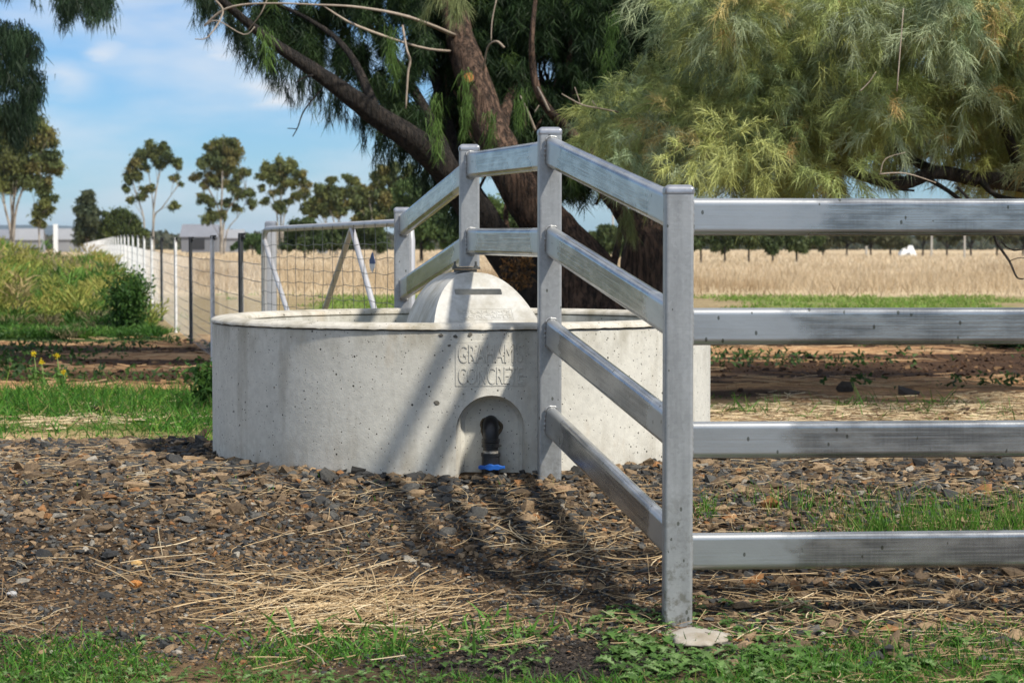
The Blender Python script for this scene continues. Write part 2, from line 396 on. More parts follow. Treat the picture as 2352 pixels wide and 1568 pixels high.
# ground
m_ground, t, b, o = mat('ground')
a = t.nodes.new('ShaderNodeVertexColor'); a.layer_name = 'Col'
geo = t.nodes.new('ShaderNodeNewGeometry'); pos = geo.outputs['Position']
f1 = noise(t, pos, 9, 6, .7); f2 = noise(t, pos, 60, 4, .6); f3 = noise(t, mapv(t, pos, (.35, 1, 1)), 1.6, 5, .6)
c = mix(t, .9, a.outputs[0], ramp(t, f1, [(.28, (.35, .33, .31)), (.5, (.92, .92, .92)), (.75, (1.6, 1.55, 1.45))]), 'MULTIPLY')
c = mix(t, .8, c, ramp(t, f2, [(.3, (.5, .5, .5)), (.7, (1.45, 1.42, 1.35))]), 'MULTIPLY')
c = mix(t, .6, c, ramp(t, f3, [(.3, (.6, .58, .55)), (.7, (1.35, 1.35, 1.3))]), 'MULTIPLY')
t.links.new(c, b.inputs['Base Color']); b.inputs['Roughness'].default_value = .95; b.inputs['Specular IOR Level'].default_value = .1
bump(t, b, M(t, 'ADD', f1, M(t, 'MULTIPLY', f2, .4)), .8, .03)

# ------------------------------------------------------------------ ground sheet
def axis(segs):
    out = [segs[0][0]]
    for a_, b_, s0, s1 in segs:
        x = a_
        while x < b_-1e-6:
            k = (x-a_)/(b_-a_); x = min(b_, x+s0+(s1-s0)*k); out.append(x)
    return np.array(out)
xs_p = axis([(0, 4, .06, .06), (4, 14, .1, .3), (14, 80, .6, 8), (80, 6000, 12, 900)])
xs = np.concatenate([-xs_p[::-1][:-1], xs_p])
ys = np.concatenate([-axis([(0, 60, 3, 8), (60, 400, 20, 80)])[::-1][:-1], axis([(0, 5, 1, .3), (5, 12, .05, .07), (12, 32, .12, .22), (32, 70, .4, 1.0), (70, 400, 2, 15), (400, 9000, 40, 900)])])
X, Yg = np.meshgrid(xs, ys)
Z = height(X, Yg)
def lerp(a_, b_, k): return a_*(1-k[..., None])+b_*k[..., None]
C = np.zeros(X.shape+(3,)); A3 = lambda *c: np.array(c, float)
wx = (fbm(X*.5, Yg*.5, 11)-.5)
gravel = A3(.075, .052, .034); straw = A3(.44, .32, .18); soil = A3(.46, .27, .14); dark = A3(.040, .022, .013)
green = A3(.11, .17, .035); field = A3(.56, .45, .30); dgreen = A3(.04, .08, .02)
C[:] = gravel
lowl = smooth(.52, .66, fbm(X*1.3, Yg*1.3, 23))*(1-smooth(7.5, 8.2, Yg))
C = lerp(C, A3(.17, .115, .065), lowl*.8)
# black crumbly soil patch at the front
ds = np.exp(-(((X-.12)/.40)**2+((Yg-6.12)/.26)**2)**2)
C = lerp(C, A3(.022, .018, .015), np.clip(ds*1.4, 0, 1))
fr = (1-smooth(6.2, 6.7, Yg+wx*.4))*(X > .3); C = lerp(C, A3(.09, .065, .04), fr*.8)
C = lerp(C, straw, smooth(10.6, 11.4, Yg+wx*2))
C = lerp(C, A3(.17, .11, .065), .75*smooth(.46, .60, fbm(X*.9, Yg*1.1, 181, 4))*smooth(11, 12, Yg))
k = smooth(13.2, 14.4, Yg+wx*2.5)*(1-smooth(17.0, 17.8, Yg+wx*1.5))*(X < 0)*.75
C = lerp(C, green, k)
C = lerp(C, soil, smooth(16.6, 17.6, Yg+wx*2.5))
soil_shade_bands = fbm(X*.28, Yg*1.3, 31, 5)
C = lerp(C, dark, smooth(.36, .45, soil_shade_bands)*smooth(16.6, 17.6, Yg+wx*2)*(1-smooth(25.5, 28, Yg))*.92)  # dark soil, with tree shadow bands painted into the ground colour
clear = smooth(.35, .5, fbm(X*.35+5, Yg*.5, 41))
C = lerp(C, A3(.33, .26, .15), smooth(26, 29, Yg))
gl = smooth(26.5, 27.5, Yg+wx)*(X < -2.3-.2063*(Yg-18.3)-.2)*(1-smooth(70, 100, Yg))
C = lerp(C, dgreen, gl)
k = .8*smooth(.44, .56, fbm(X*.35, Yg*.14, 51))*smooth(30, 36, Yg)*(1-smooth(50, 56, Yg))*(1-gl)
C = lerp(C, A3(.14, .22, .04), k*.9)
C = lerp(C, field, smooth(49, 54, Yg+wx*4)*(1-gl))
k = smooth(.5, .65, fbm(X*.08, Yg*.03, 61))*smooth(55, 60, Yg)
C = lerp(C, A3(.40, .28, .17), k*.6*(1-gl))
nx, ny = len(xs), len(ys)
idx = np.arange(nx*ny).reshape(ny, nx)
q = np.stack([idx[:-1, :-1], idx[:-1, 1:], idx[1:, 1:], idx[1:, :-1]], -1).reshape(-1, 4)
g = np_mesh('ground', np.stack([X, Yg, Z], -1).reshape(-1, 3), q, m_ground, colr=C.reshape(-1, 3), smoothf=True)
set_props(g, kind='structure', label='gravel, bare soil and paddock ground')

# distant hills
m_hill = simple('hill_scrub', (.07, .095, .10), .95, vscale=.004)
hv = []; hf = []
az = np.linspace(-.55, .55, 160)
for i, a_ in enumerate(az):
    for r, k in ((3600, 0), (4200, .55), (5000, 1.0), (6200, .6), (7000, 0)):
        px = 1176+math.tan(a_)*F
        hh = 54*(1-smooth(100, 520, px)*.62)*(.9+.25*float(fbm(a_*18, r*.001, 5)))*k
        if px > 700: hh *= .9
        hv.append((r*math.sin(a_), r*math.cos(a_), -2+hh))
for i in range(len(az)-1):
    for j in range(4):
        q0 = i*5+j; hf.append((q0, q0+5, q0+6, q0+1))
set_props(np_mesh('hills', hv, hf, m_hill, smoothf=True), kind='structure', label='low blue hills along the horizon')

# ------------------------------------------------------------------ steel rail fence
Yp = [6.61, 8.255, 9.42, 11.3]
base_px = [1557.5, 1262, 1078, 924.5]
fx = [(base_px[i]-1176)/F*Yp[i] for i in range(4)]
ztop = [P(0, 425, Yp[0]).z, P(0, 293, Yp[1]).z, P(0, 332, Yp[2]).z, P(0, 476, Yp[3]).z]
zbot = [float(height(fx[0], Yp[0]))-.06, .22, 1.112, -.1]
fence = thing('steel_fence', 'welded galvanised four rail steel fence stepping over the concrete trough', 'fence', (fx[0], Yp[0], 0))
PW = .088
rots = [math.radians(1.5), math.radians(4), math.radians(3), math.radians(3)]
for i in range(4):
    mb = MB(); pr = flat_rrect(PW, PW, .009, 3)
    R = Matrix.Rotation(rots[i], 3, 'Z')
    ring = [R@Vector((a_, b_, 0)) for a_, b_ in pr]
    vs = []; zs = [zbot[i], ztop[i]-.022]; n = len(ring)
    for z in zs:
        for r in ring: vs.append((fx[i]+r.x, Yp[i]+r.y, z))
    fs = [(j, (j+1) % n, n+(j+1) % n, n+j) for j in range(n)]+[tuple(range(n)), tuple(n+j for j in range(n))]
    mb.add(vs, fs)
    post = mb.build('post', m_post, fence, True, loc=(fx[i], Yp[i], zbot[i]), sharp=.6)
    # folded cap: skirt plus a low pyramid
    mb = MB(); vs = []
    lv = [(1.035, ztop[i]-.028), (1.045, ztop[i]-.026), (1.045, ztop[i]-.012), (1.0, ztop[i]-.008), (.78, ztop[i]-.0005), (.72, ztop[i])]
    for s_, z in lv:
        for r in ring: vs.append((fx[i]+r.x*s_, Yp[i]+r.y*s_, z))
    fs = []
    for l_ in range(len(lv)-1):
        fs += [(l_*n+j, l_*n+(j+1) % n, (l_+1)*n+(j+1) % n, (l_+1)*n+j) for j in range(n)]
    fs.append(tuple((len(lv)-1)*n+j for j in range(n))); fs.append(tuple(range(n)))
    mb.add(vs, fs); mb.build('cap', m_cap, post, True, sharp=.5)

RW, RH, RR = .044, .115, .0185
def rail(a_, b_, weld_a=True, weld_b=False):
    a_ = Vector(a_); b_ = Vector(b_); d = b_-a_; Ln = d.length
    s, u = frame(d)
    rot = Matrix((d.normalized(), -s, u)).transposed()
    mb = MB(); pr = flat_rrect(RW, RH, RR, 5)
    path = [Vector((Ln*k/6, 0, 0)) for k in range(7)]
    sweep(mb, pr, path)
    me_o = mb.build('rail', m_rail, None, True, loc=(0, 0, 0), sharp=.8)
    me_o.rotation_euler = rot.to_euler(); me_o.location = a_
    me_o.parent = fence; me_o.location = a_-wloc(fence)
    return me_o, a_, d.normalized(), s, u
def weld(ro, p, d, s, u, shift=.0):
    """bumpy bead round a rail end; p is where the rail meets the post face"""
    mb = MB(); pr = rrect(RW+.004, RH+.004, RR, 6); m = len(pr)
    pts = []
    per = [Vector((a_, b_)) for a_, b_ in pr]
    for i in range(m):
        A_ = per[i]; B_ = per[(i+1) % m]; n_ = max(1, int((B_-A_).length/.0035))
        for k in range(n_): pts.append(A_.lerp(B_, k/n_))
    n = 6; vs = []; fs = []; T = len(pts)
    for i, q_ in enumerate(pts):
        out = Vector(q_).normalized(); r = .0040*(1+.22*math.sin(i*1.25)+random.uniform(-.12, .12))
        c_ = s*q_.x+u*q_.y
        o_ = s*out.x+u*out.y
        for j in range(n):
            th = 2*math.pi*j/n
            vs.append(Vector((0, 0, 0))+c_+o_*r*math.cos(th)+d*r*math.sin(th))
    for i in range(T):
        for j in range(n):
            fs.append((i*n+j, i*n+(j+1) % n, ((i+1) % T)*n+(j+1) % n, ((i+1) % T)*n+j))
    Ri = ro.rotation_euler.to_matrix().inverted()
    mb.add([Ri@(v+p-Vector(ro.location)-wloc(fence)) for v in vs], fs)
    wd = mb.build('weld', m_weld, None, True, loc=(0, 0, 0), sharp=2)
    wd.parent = ro
zr = [[486, 737, 990, 1242], [350, 555.5, 767, 969]]
S12 = [zr[0], zr[1]]
for k in range(4):                           # panel from the second post out to the front corner post
    za = P(0, S12[1][k], Yp[1]-.05).z; zb = P(0, S12[0][k], Yp[0]+.05).z
    dv = Vector((fx[0]-fx[1], Yp[0]-Yp[1], 0)).normalized()
    A_ = Vector((fx[1]+.006, Yp[1]-.044, za+.002)); B_ = Vector((fx[0]-.008, Yp[0]+.044, zb))
    ro, a0, d, s, u = rail(A_-dv*.004, B_)
    weld(ro, A_, d, s, u)
for k, ypx in enumerate([(357, 379), (557, 554.5)]):   # panel over the trough
    za = P(0, ypx[1], Yp[2]-.05).z; zb = P(0, ypx[0], Yp[1]+.05).z
    A_ = Vector((fx[2]+.010, Yp[2]-.044, za)); B_ = Vector((fx[1]-.010, Yp[1]+.044, zb))
    ro, a0, d, s, u = rail(A_-(B_-A_).normalized()*.004, B_)
    weld(ro, A_, d, s, u)
for k, ypx in enumerate([(517, 400), (664, 569)]):     # panel down to the gate
    za = P(0, ypx[0], Yp[3]-.05).z; zb = P(0, ypx[1], Yp[2]+.05).z
    A_ = Vector((fx[3]+.008, Yp[3]-.044, za)); B_ = Vector((fx[2]-.010, Yp[2]+.044, zb))
    ro, a0, d, s, u = rail(A_-(B_-A_).normalized()*.004, B_)
    weld(ro, A_, d, s, u)
for k, ypx in enumerate([498, 750, 1010.5, 1266]):     # rails running off to the right
    z0 = P(0, ypx, Yp[0]).z
    A_ = Vector((fx[0]+PW/2-.001, Yp[0]+.004, z0)); B_ = Vector((fx[0]+2.6, Yp[0]+.10, z0+(-.002, .002, .004, .010)[k]))
    ro, a0, d, s, u = rail(A_-(B_-A_).normalized()*.004, B_)
    weld(ro, A_, d, s, u)
# end post of that panel (outside the frame) holds the rails up
mb = MB(); box(mb, (fx[0]+2.644, Yp[0]+.10, .68), PW, PW, 1.48); mb.build('post', m_post, fence, bevel=.008)
# base plates and bolts of the post standing on the float cover
pc = P(1069, 620, 9.37)
mb = MB(); box(mb, (pc.x, 9.39, 1.0935), .100, .12, .010); box(mb, (pc.x+.004, 9.385, 1.1055), .122, .13, .009)
bp = mb.build('base_plate', m_darksteel, fence, bevel=.001)
for dx in (-.046, .046):
    mb = MB(); sweep(mb, circ(.005, 8), [(pc.x+dx, 9.345, 1.108), (pc.x+dx, 9.345, 1.134)]); sweep(mb, circ(.009, 6), [(pc.x+dx, 9.345, 1.108), (pc.x+dx, 9.345, 1.116)])
    mb.build('bolt', m_darksteel, bp)

# ------------------------------------------------------------------ concrete trough
TX, TY, TR = (1061-1176)/F*9.37, 9.37, 1.088
RIMZ = .902
trough = thing('water_trough', 'large round pale grey concrete water trough standing on the gravel pad', 'trough', (TX, TY, .2))
def revolve(mb, prof, n=256, closed=True):
    m = len(prof); vs = []; fs = []
    for i in range(n):
        a_ = 2*math.pi*i/n
        for r, z in prof: vs.append((TX+r*math.cos(a_), TY+r*math.sin(a_), z))
    for i in range(n):
        i2 = (i+1) % n
        for j in range(m if closed else m-1):
            j2 = (j+1) % m; fs.append((i*m+j, i*m+j2, i2*m+j2, i2*m+j))
    mb.add(vs, fs)
mb = MB(); revolve(mb, [(TR, .12), (TR, .3), (TR, .5), (TR, .7), (TR-.001, .866), (TR-.006, .871), (.965, .871), (.945, .5), (.94, .12)])
wall = mb.build('wall', m_conc, trough, True, sharp=.5)
# arched recess cut into the wall
ax = (1128.5-1176)/F*8.29
azt = P(0, 908, 8.29).z
fy_ = TY-math.sqrt(TR**2-(ax-TX)**2)
def arch(hw, top, bot, n=20):
    pts = [(-hw, bot)]
    r = hw
    for i in range(n+1):
        a_ = math.pi-math.pi*i/n; pts.append((r*math.cos(a_), top-r+r*math.sin(a_)))
    pts.append((hw, bot)); return pts
mb = MB(); loops = [(-.05, .1385, 0), (.006, .1375, 0), (.02, .131, -.002), (.078, .120, -.006), (.094, .106, -.016)]
vs = []; fs = []
for yo, hw, dz in loops:
    for a_, z in arch(hw, azt+dz*1.3, .05): vs.append((ax+a_, fy_+yo, z))
n = len(arch(1, 1, 0))
for l_ in range(len(loops)-1):
    for j in range(n):
        j2 = (j+1) % n; fs.append((l_*n+j, l_*n+j2, (l_+1)*n+j2, (l_+1)*n+j))
fs.append(tuple(range(n))); fs.append(tuple((len(loops)-1)*n+j for j in range(n)))
mb.add(vs, fs); cutter = mb.build('cutter', m_conc)
def apply_boolean(o, cutter):
    md = o.modifiers.new('b', 'BOOLEAN'); md.operation = 'DIFFERENCE'; md.object = cutter; md.solver = 'EXACT'
    dg = bpy.context.evaluated_depsgraph_get(); dg.update()
    me = bpy.data.meshes.new_from_object(o.evaluated_get(dg)); o.modifiers.clear(); o.data = me
    bm = bmesh.new(); bm.from_mesh(me)
    for f in bm.faces: f.smooth = True
    for e in bm.edges:
        e.smooth = not (len(e.link_faces) == 2 and e.calc_face_angle(0) > .5)
    bm.to_mesh(me); bm.free()
    bpy.data.objects.remove(cutter)
apply_boolean(wall, cutter)
wall.data.materials.append(concrete('grimy_shaded_recess_concrete', (.40, .37, .30), True, .7))  # grime plus painted shade: inner faces darkened so the arch stands out
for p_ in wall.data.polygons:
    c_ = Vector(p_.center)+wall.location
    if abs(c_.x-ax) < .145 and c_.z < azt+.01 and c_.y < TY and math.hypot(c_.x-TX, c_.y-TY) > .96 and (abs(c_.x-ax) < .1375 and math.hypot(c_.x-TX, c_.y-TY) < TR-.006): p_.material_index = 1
prof = [(TR-.004, .8745)]
for i in range(13):
    a_ = math.pi*i/12; prof.append((1.030+.066*math.cos(a_), .8775+.0245*math.sin(a_)**.8 if i not in (0, 12) else .8775))
prof.append((.972, .872))
mb = MB(); revolve(mb, prof)
# ragged cast seam under the rim
mb2 = []
for v in mb.v:
    r = math.hypot(v[0]-TX, v[1]-TY); a_ = math.atan2(v[1]-TY, v[0]-TX)
    if v[2] < .880 and r > 1.06:
        mb2.append((v[0], v[1], v[2]+.0007*math.sin(a_*61)+.0008*math.sin(a_*143+1)+random.uniform(-.0008, .0008)))
    else: mb2.append(v)
mb.v = mb2
mb.build('rim', m_conc_rim, trough, True, sharp=.9)
mb = MB(); vs = [(TX, TY, .66)]; fs = []
for i in range(96): a_ = 2*math.pi*i/96; vs.append((TX+.948*math.cos(a_), TY+.948*math.sin(a_), .66)); fs.append((0, i+1, (i+1) % 96+1))
mb.add(vs, fs); wt = mb.build('water', m_water); wt['kind'] = 'structure'; wt['label'] = 'still water inside the round trough'

def dark_edges(o):  # letter sides get a darker concrete than their fronts
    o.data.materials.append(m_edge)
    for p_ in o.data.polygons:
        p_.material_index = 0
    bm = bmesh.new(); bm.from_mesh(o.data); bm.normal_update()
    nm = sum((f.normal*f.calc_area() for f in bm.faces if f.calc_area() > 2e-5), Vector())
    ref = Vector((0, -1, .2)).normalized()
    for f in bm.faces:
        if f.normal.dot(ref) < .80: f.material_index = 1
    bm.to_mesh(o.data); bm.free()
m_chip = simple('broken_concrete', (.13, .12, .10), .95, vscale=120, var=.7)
m_edge = concrete('dark_edge_concrete', (.36, .35, .30), False, .3)
def text_verts(body, size_w, size_h, extr):
    cu = bpy.data.curves.new('t', 'FONT'); cu.body = body; cu.align_x = 'CENTER'; cu.extrude = .03; cu.bevel_depth = .012; cu.bevel_resolution = 0; cu.resolution_u = 4; cu.offset = -.004
    ob = bpy.data.objects.new('t', cu); col.objects.link(ob)
    dg = bpy.context.evaluated_depsgraph_get(); dg.update()
    me = bpy.data.meshes.new_from_object(ob.evaluated_get(dg))
    v = np.array([tuple(x.co) for x in me.vertices]); f = [tuple(p_.vertices) for p_ in me.polygons]
    bpy.data.objects.remove(ob); bpy.data.curves.remove(cu); bpy.data.meshes.remove(me)
    v[:, 0] -= (v[:, 0].max()+v[:, 0].min())/2; v[:, 1] -= v[:, 1].min(); v[:, 2] -= v[:, 2].min()
    v[:, 0] *= size_w/(v[:, 0].max()-v[:, 0].min()); v[:, 1] *= size_h/v[:, 1].max(); v[:, 2] *= extr/v[:, 2].max()
    return v, f
# cast lettering panel on the wall
pcx = (1127-1176)/F*8.29
a_c = math.atan2(-(math.sqrt(TR**2-(pcx-TX)**2)), pcx-TX)
def on_wall(u_, z, h):                        # u_ arc offset to the right, h out of the wall
    a_ = a_c+u_/TR
    return (TX+(TR+h)*math.cos(a_), TY+(TR+h)*math.sin(a_), z)
zt, zb_ = P(0, 784, 8.29).z, P(0, 886, 8.29).z
hw = .137
mb = MB(); nseg = 12
def strip(u0, u1, z0, z1, h0, h1):
    n = max(1, int(abs(u1-u0)/.02)); vs = []; fs = []
    for i in range(n+1):
        u_ = u0+(u1-u0)*i/n
        vs += [on_wall(u_, z0, h0), on_wall(u_, z1, h0), on_wall(u_, z1, h1), on_wall(u_, z0, h1)]
    for i in range(n):
        for j in range(4):
            j2 = (j+1) % 4; fs.append((i*4+j, i*4+j2, (i+1)*4+j2, (i+1)*4+j))
    fs.append((0, 1, 2, 3)); fs.append((n*4, n*4+1, n*4+2, n*4+3)); mb.add(vs, fs)
strip(-hw, hw, zb_, zt, -.002, .0022)
mb.build('lettering_panel', m_conc, trough)
lp = trough.children[-1] if False else [o_ for o_ in col.objects if o_.name == 'lettering_panel'][0]
for body, y0, y1 in (("GRAHAM'S", 789, 833), ("CONCRETE", 842, 882)):
    z1, z0 = P(0, y0, 8.29).z, P(0, y1, 8.29).z
    v, f = text_verts(body, .252, z1-z0, .0032)
    mb = MB(); mb.add([on_wall(a_[0], z0+a_[1], .0018+a_[2]) for a_ in v], f)
    dark_edges(mb.build('lettering', m_conc, lp))

for (cx_, cy__, w_, h_) in ((1013, 770, .022, .018), (1046, 772, .026, .016), (1080, 768, .022, .018), (1032, 793, .014, .014), (1056, 818, .034, .018), (1003, 925, .026, .020), (985, 888, .012, .010), (612, 900, .010, .010)):
    q_ = P(cx_, cy__, 8.29); u_c = (q_.x-TX); u_c = (math.atan2(-math.sqrt(TR**2-u_c**2), u_c)-a_c)*TR
    m_ = 9; ang = [2*math.pi*i/m_ for i in range(m_)]; rr_ = [random.uniform(.55, 1.1) for _ in ang]
    vs = [on_wall(u_c+.5*w_*rr_[i]*math.cos(a_), q_.z+.5*h_*rr_[i]*math.sin(a_), .0012) for i, a_ in enumerate(ang)]+[on_wall(u_c+.25*w_*rr_[i]*math.cos(a_), q_.z+.25*h_*rr_[i]*math.sin(a_)-.1*h_, .0022) for i, a_ in enumerate(ang)]
    mb = MB(); mb.add(vs, [(i, (i+1) % m_, m_+(i+1) % m_, m_+i) for i in range(m_)]+[tuple(m_+i for i in range(m_))])
    mb.build('chip', m_chip, trough)
# float cover (the hooded box inside the trough)
phi = math.radians(12); DO = Vector(((1118-1176)/F*9.0, 9.0, 0))
du = Vector((math.cos(phi), math.sin(phi), 0)); dvv = Vector((-math.sin(phi), math.cos(phi), 0))
DT, DZ0, DA = 1.088, .60, .262
def dome_prof(n=40):
    out = []
    for i in range(n+1):
        th = math.pi-math.pi*i/n; cx_, sy_ = math.cos(th), math.sin(th)
        out.append((DA*math.copysign(abs(cx_)**.88, cx_), DZ0+(DT-DZ0)*sy_**.88))
    return out
dp = dome_prof(); mb = MB(); vs = []; fs = []
TT = math.tan(math.radians(52))
def vfront(z): return (z-.885)*TT if z > .80 else (-.085)*TT
nn = len(dp); lay = []
for k in range(9):
    tt_ = k/8
    for a_, z in dp:
        v0 = vfront(z); v_ = v0+(.62-v0)*tt_
        vs.append(DO+du*a_*(1+.05*tt_)+dvv*v_+Vector((0, 0, z-.0*tt_)))
for k in range(8):
    for j in range(nn-1): fs.append((k*nn+j, k*nn+j+1, (k+1)*nn+j+1, (k+1)*nn+j))
    fs.append((k*nn+nn-1, k*nn, (k+1)*nn, (k+1)*nn+nn-1))
# front face as strips so the slope stays planar
half = nn//2
for j in range(half):
    a0_, b0_ = j, nn-1-j
    a1_, b1_ = j+1, nn-2-j
    if a1_ == b1_: fs.append((a0_, a1_, b0_))
    else: fs.append((a0_, a1_, b1_, b0_))
    q0 = 8*nn
    if a1_ == b1_: fs.append((q0+a0_, q0+a1_, q0+b0_))
    else: fs.append((q0+a0_, q0+a1_, q0+b1_, q0+b0_))
mb.add(vs, fs)
dome = mb.build('float_cover', m_conc_dome, trough)
# inspection slot
def on_face(u_, z, h=0):
    nrm = (dvv*-1)*math.cos(math.radians(52))+Vector((0, 0, 1))*math.sin(math.radians(52))
    return DO+du*u_+dvv*vfront(z)+Vector((0, 0, z))+nrm*h
zs_ = P(0, 670.5, 9.12).z; us = ((1105-1176)/F*9.12-DO.x)/math.cos(phi)+.02
mb = MB(); vs = []
sl = rrect(.205, .030, .006, 3)
for h in (.03, -.05):
    for a_, b_ in sl: vs.append(on_face(us+a_, zs_+b_*.82, h))
n = len(sl)
mb.add(vs, [(j, (j+1) % n, n+(j+1) % n, n+j) for j in range(n)]+[tuple(range(n)), tuple(n+j for j in range(n))])
apply_boolean(dome, mb.build('cutter', m_conc))
bmm = bmesh.new(); bmm.from_mesh(dome.data)
for f_ in bmm.faces: f_.smooth = True
for e in bmm.edges: e.smooth = not (len(e.link_faces) == 2 and e.calc_face_angle(0) > .45)
bmm.to_mesh(dome.data); bmm.free()
for body, y0, y1 in (("GRAHAM'S", 713, 721), ("CONCRETE", 723, 731)):
    z1, z0 = P(0, y0, 9.02).z, P(0, y1, 9.02).z
    v, f = text_verts(body, .215, z1-z0, .0022)
    uc = ((1120-1176)/F*9.02-DO.x)
    mb = MB(); mb.add([on_face(uc+a_[0], z0+a_[1], -.0005+a_[2]) for a_ in v], f)
    mb.build('lettering', m_conc_dome, dome)
mb = MB()
zc0, zc1 = P(0, 733.5, 9.02).z, P(0, 711, 9.02).z
for (u0, u1, z0, z1) in ((uc-.115, uc+.115, zc0-.001, zc0), (uc-.115, uc+.115, zc1, zc1+.001), (uc-.116, uc-.114, zc0, zc1), (uc+.114, uc+.116, zc0, zc1)):
    vs = [on_face(u_, z, h) for h in (-.001, .0012) for u_, z in ((u0, z0), (u1, z0), (u1, z1), (u0, z1))]
    mb.add(vs, [(3, 2, 1, 0), (4, 5, 6, 7), (0, 1, 5, 4), (1, 2, 6, 5), (2, 3, 7, 6), (3, 0, 4, 7)])
mb.build('lettering_border', m_conc_dome, dome)

# outlet pipe, valve and blue handle
py_ = fy_+.055
def oz(y): return P(0, y, py_).z
ppx = (1127-1176)/F*py_
mb = MB(); pth = []
for i in range(9):
    a_ = math.pi/2*i/8; pth.append((ppx, py_+.045-.045*math.sin(a_), oz(992)+.045*math.cos(a_)-.012))
pth.append((ppx, py_, oz(1015)))
sweep(mb, circ(.031, 20), [(ppx, py_+.1, oz(992)+.033)]+pth, up=Vector((1, 0, 0)))
outlet = mb.build('outlet_pipe', m_blackplastic, trough, True)
mb = MB()
for y0, y1, r in ((1008, 1015, .036), (1016, 1022, .034), (1022, 1026, .036), (1026, 1034, .030)):
    sweep(mb, circ(r, 20), [(ppx, py_, oz(y1)), (ppx, py_, oz(y0))])
mb.build('collar', m_blackplastic, outlet, True)
mb = MB(); sweep(mb, circ(.029, 20), [(ppx, py_, oz(1045)), (ppx, py_, oz(1031))]); mb.build('thread_tape', simple('tape', (.30, .28, .25), .8, vscale=60, var=.8), outlet, True)
mb = MB()
sweep(mb, rrect(.070, .062, .014), [(ppx, py_, oz(1068)), (ppx, py_, oz(1040))]); sweep(mb, rrect(.076, .066, .012), [(ppx, py_, oz(1046)), (ppx, py_, oz(1040.5))])
sweep(mb, circ(.037, 20), [(ppx, py_, oz(1110)), (ppx, py_, oz(1067))])
mb.build('valve_body', m_blackplastic, outlet, True)
mb = MB(); hz_ = oz(1070); vs = []
for i in range(13):
    x = -.052+.104*i/12; e = abs(x)/.052
    hh = .0115-.006*e+.002*math.sin(i*1.6); 
    for (yo, zo) in ((-.012, -hh), (-.012, hh), (.012, hh), (.012, -hh)): vs.append((ppx+.004+x, py_-.036+yo*(1-.3*e)-.008, hz_+zo))
fs = []
for i in range(12):
    for j in range(4): fs.append((i*4+j, i*4+(j+1) % 4, (i+1)*4+(j+1) % 4, (i+1)*4+j))
fs += [(0, 1, 2, 3), (48, 49, 50, 51)]; mb.add(vs, fs); mb.build('valve_handle', m_blue, outlet, bevel=.002)

mb = MB(); yb_ = fy_+.092; vs = []; m_ = 24
for (r0, yo) in ((.044, 0), (.040, -.006), (.034, -.004), (.029, .004)):
    for i in range(m_):
        a_ = 2*math.pi*i/m_; k = 1+.10*math.sin(3*a_+1)+random.uniform(-.06, .06); vs.append((ppx+r0*k*math.cos(a_), yb_+yo, oz(985)+r0*1.1*k*math.sin(a_)))
fs = [(l_*m_+i, l_*m_+(i+1) % m_, (l_+1)*m_+(i+1) % m_, (l_+1)*m_+i) for l_ in range(3) for i in range(m_)]
mb.add(vs, fs); mb.build('grout_ring', simple('dirty_grout', (.14, .11, .07), .95, vscale=60, var=.6), outlet, True)

# ------------------------------------------------------------------ farm gate, its post, and the paddock fence
GA = Vector(((945-1176)/F*11.6, 11.6, 0)); GB = Vector(((607-1176)/F*15.5, 15.5, 0))
gzA, gzB = P(0, 510, 11.6).z, P(0, 527, 15.5).z
def G(t_, z): 
    v = GA.lerp(GB, t_); return Vector((v.x, v.y, z))
def gtop(t_): return gzA+(gzB-gzA)*t_
gate = thing('farm_gate', 'long galvanised pipe farm gate filled with square wire mesh beside the trough', 'gate', (GA.x, GA.y, 0))
mb = MB(); pr = circ(.021, 10)
c1 = [G(0, .12)]+[G(0, gtop(0)-.10), G(.006, gtop(0)-.03), G(.025, gtop(0))]+[G(k/6, gtop(k/6)) for k in range(1, 6)]+[G(.975, gtop(1)), G(.993, gtop(1)-.03), G(1, gtop(1)-.10), G(1, .12)]
sweep(mb, pr, c1, up=Vector((.95, .3, .02))); sweep(mb, pr, [G(0, .14), G(1, .14)])
mb.build('frame', m_pipe, gate, True)
for (t0, z0, t1, z1) in ((.335, gtop(.335)-.02, .75, .15), (.335, gtop(.335)-.02, -.0+.01, .15), (1, gtop(1)-.07, .56, .15)):
    mb = MB(); sweep(mb, circ(.018, 10), [G(t0, z0), G(t1, z1)]); mb.build('brace', m_pipe, gate, True)
mb = MB(); off = Vector((-.02, -.012, 0))
for i in range(15):
    t0 = (i+.6)/15
    pth = [G(t0+.0035*math.sin(k*1.7+i), gtop(t0)-(gtop(t0)-.15)*k/10)+off for k in range(11)]
    sweep(mb, circ(.0019, 5), pth)
for j in range(13):
    zoff = .115+.084*j
    pth = []
    for k in range(46):
        t0 = k/45; pth.append(G(t0, gtop(t0)-zoff+.005*math.sin(k*1.3+j*2)+.004*math.sin(k*.4+j))+off*1.2)
    sweep(mb, circ(.0019, 5), pth)
mb.build('wire_mesh', m_wire, gate)
tg = P(869, 598, 11.9); mb = MB()
vs = [(-.022, 0), (0, .062), (.022, .012), (.020, -.03), (0, -.062), (-.018, -.03)]
tgy = G(.17, 0); 
tt_ = .165
ctr = G(tt_, P(0, 602, G(tt_, 0).y).z)+off*2.2
gd = (GB-GA).normalized()
vv = [ctr+gd*a_*3.0+Vector((0, 0, b_*.95))+off.normalized()*h for h in (0, .003) for a_, b_ in vs]
mb.add(vv, [(0, 1, 2, 3, 4, 5), tuple(range(11, 5, -1))]+[(i, (i+1) % 6, 6+(i+1) % 6, 6+i) for i in range(6)])
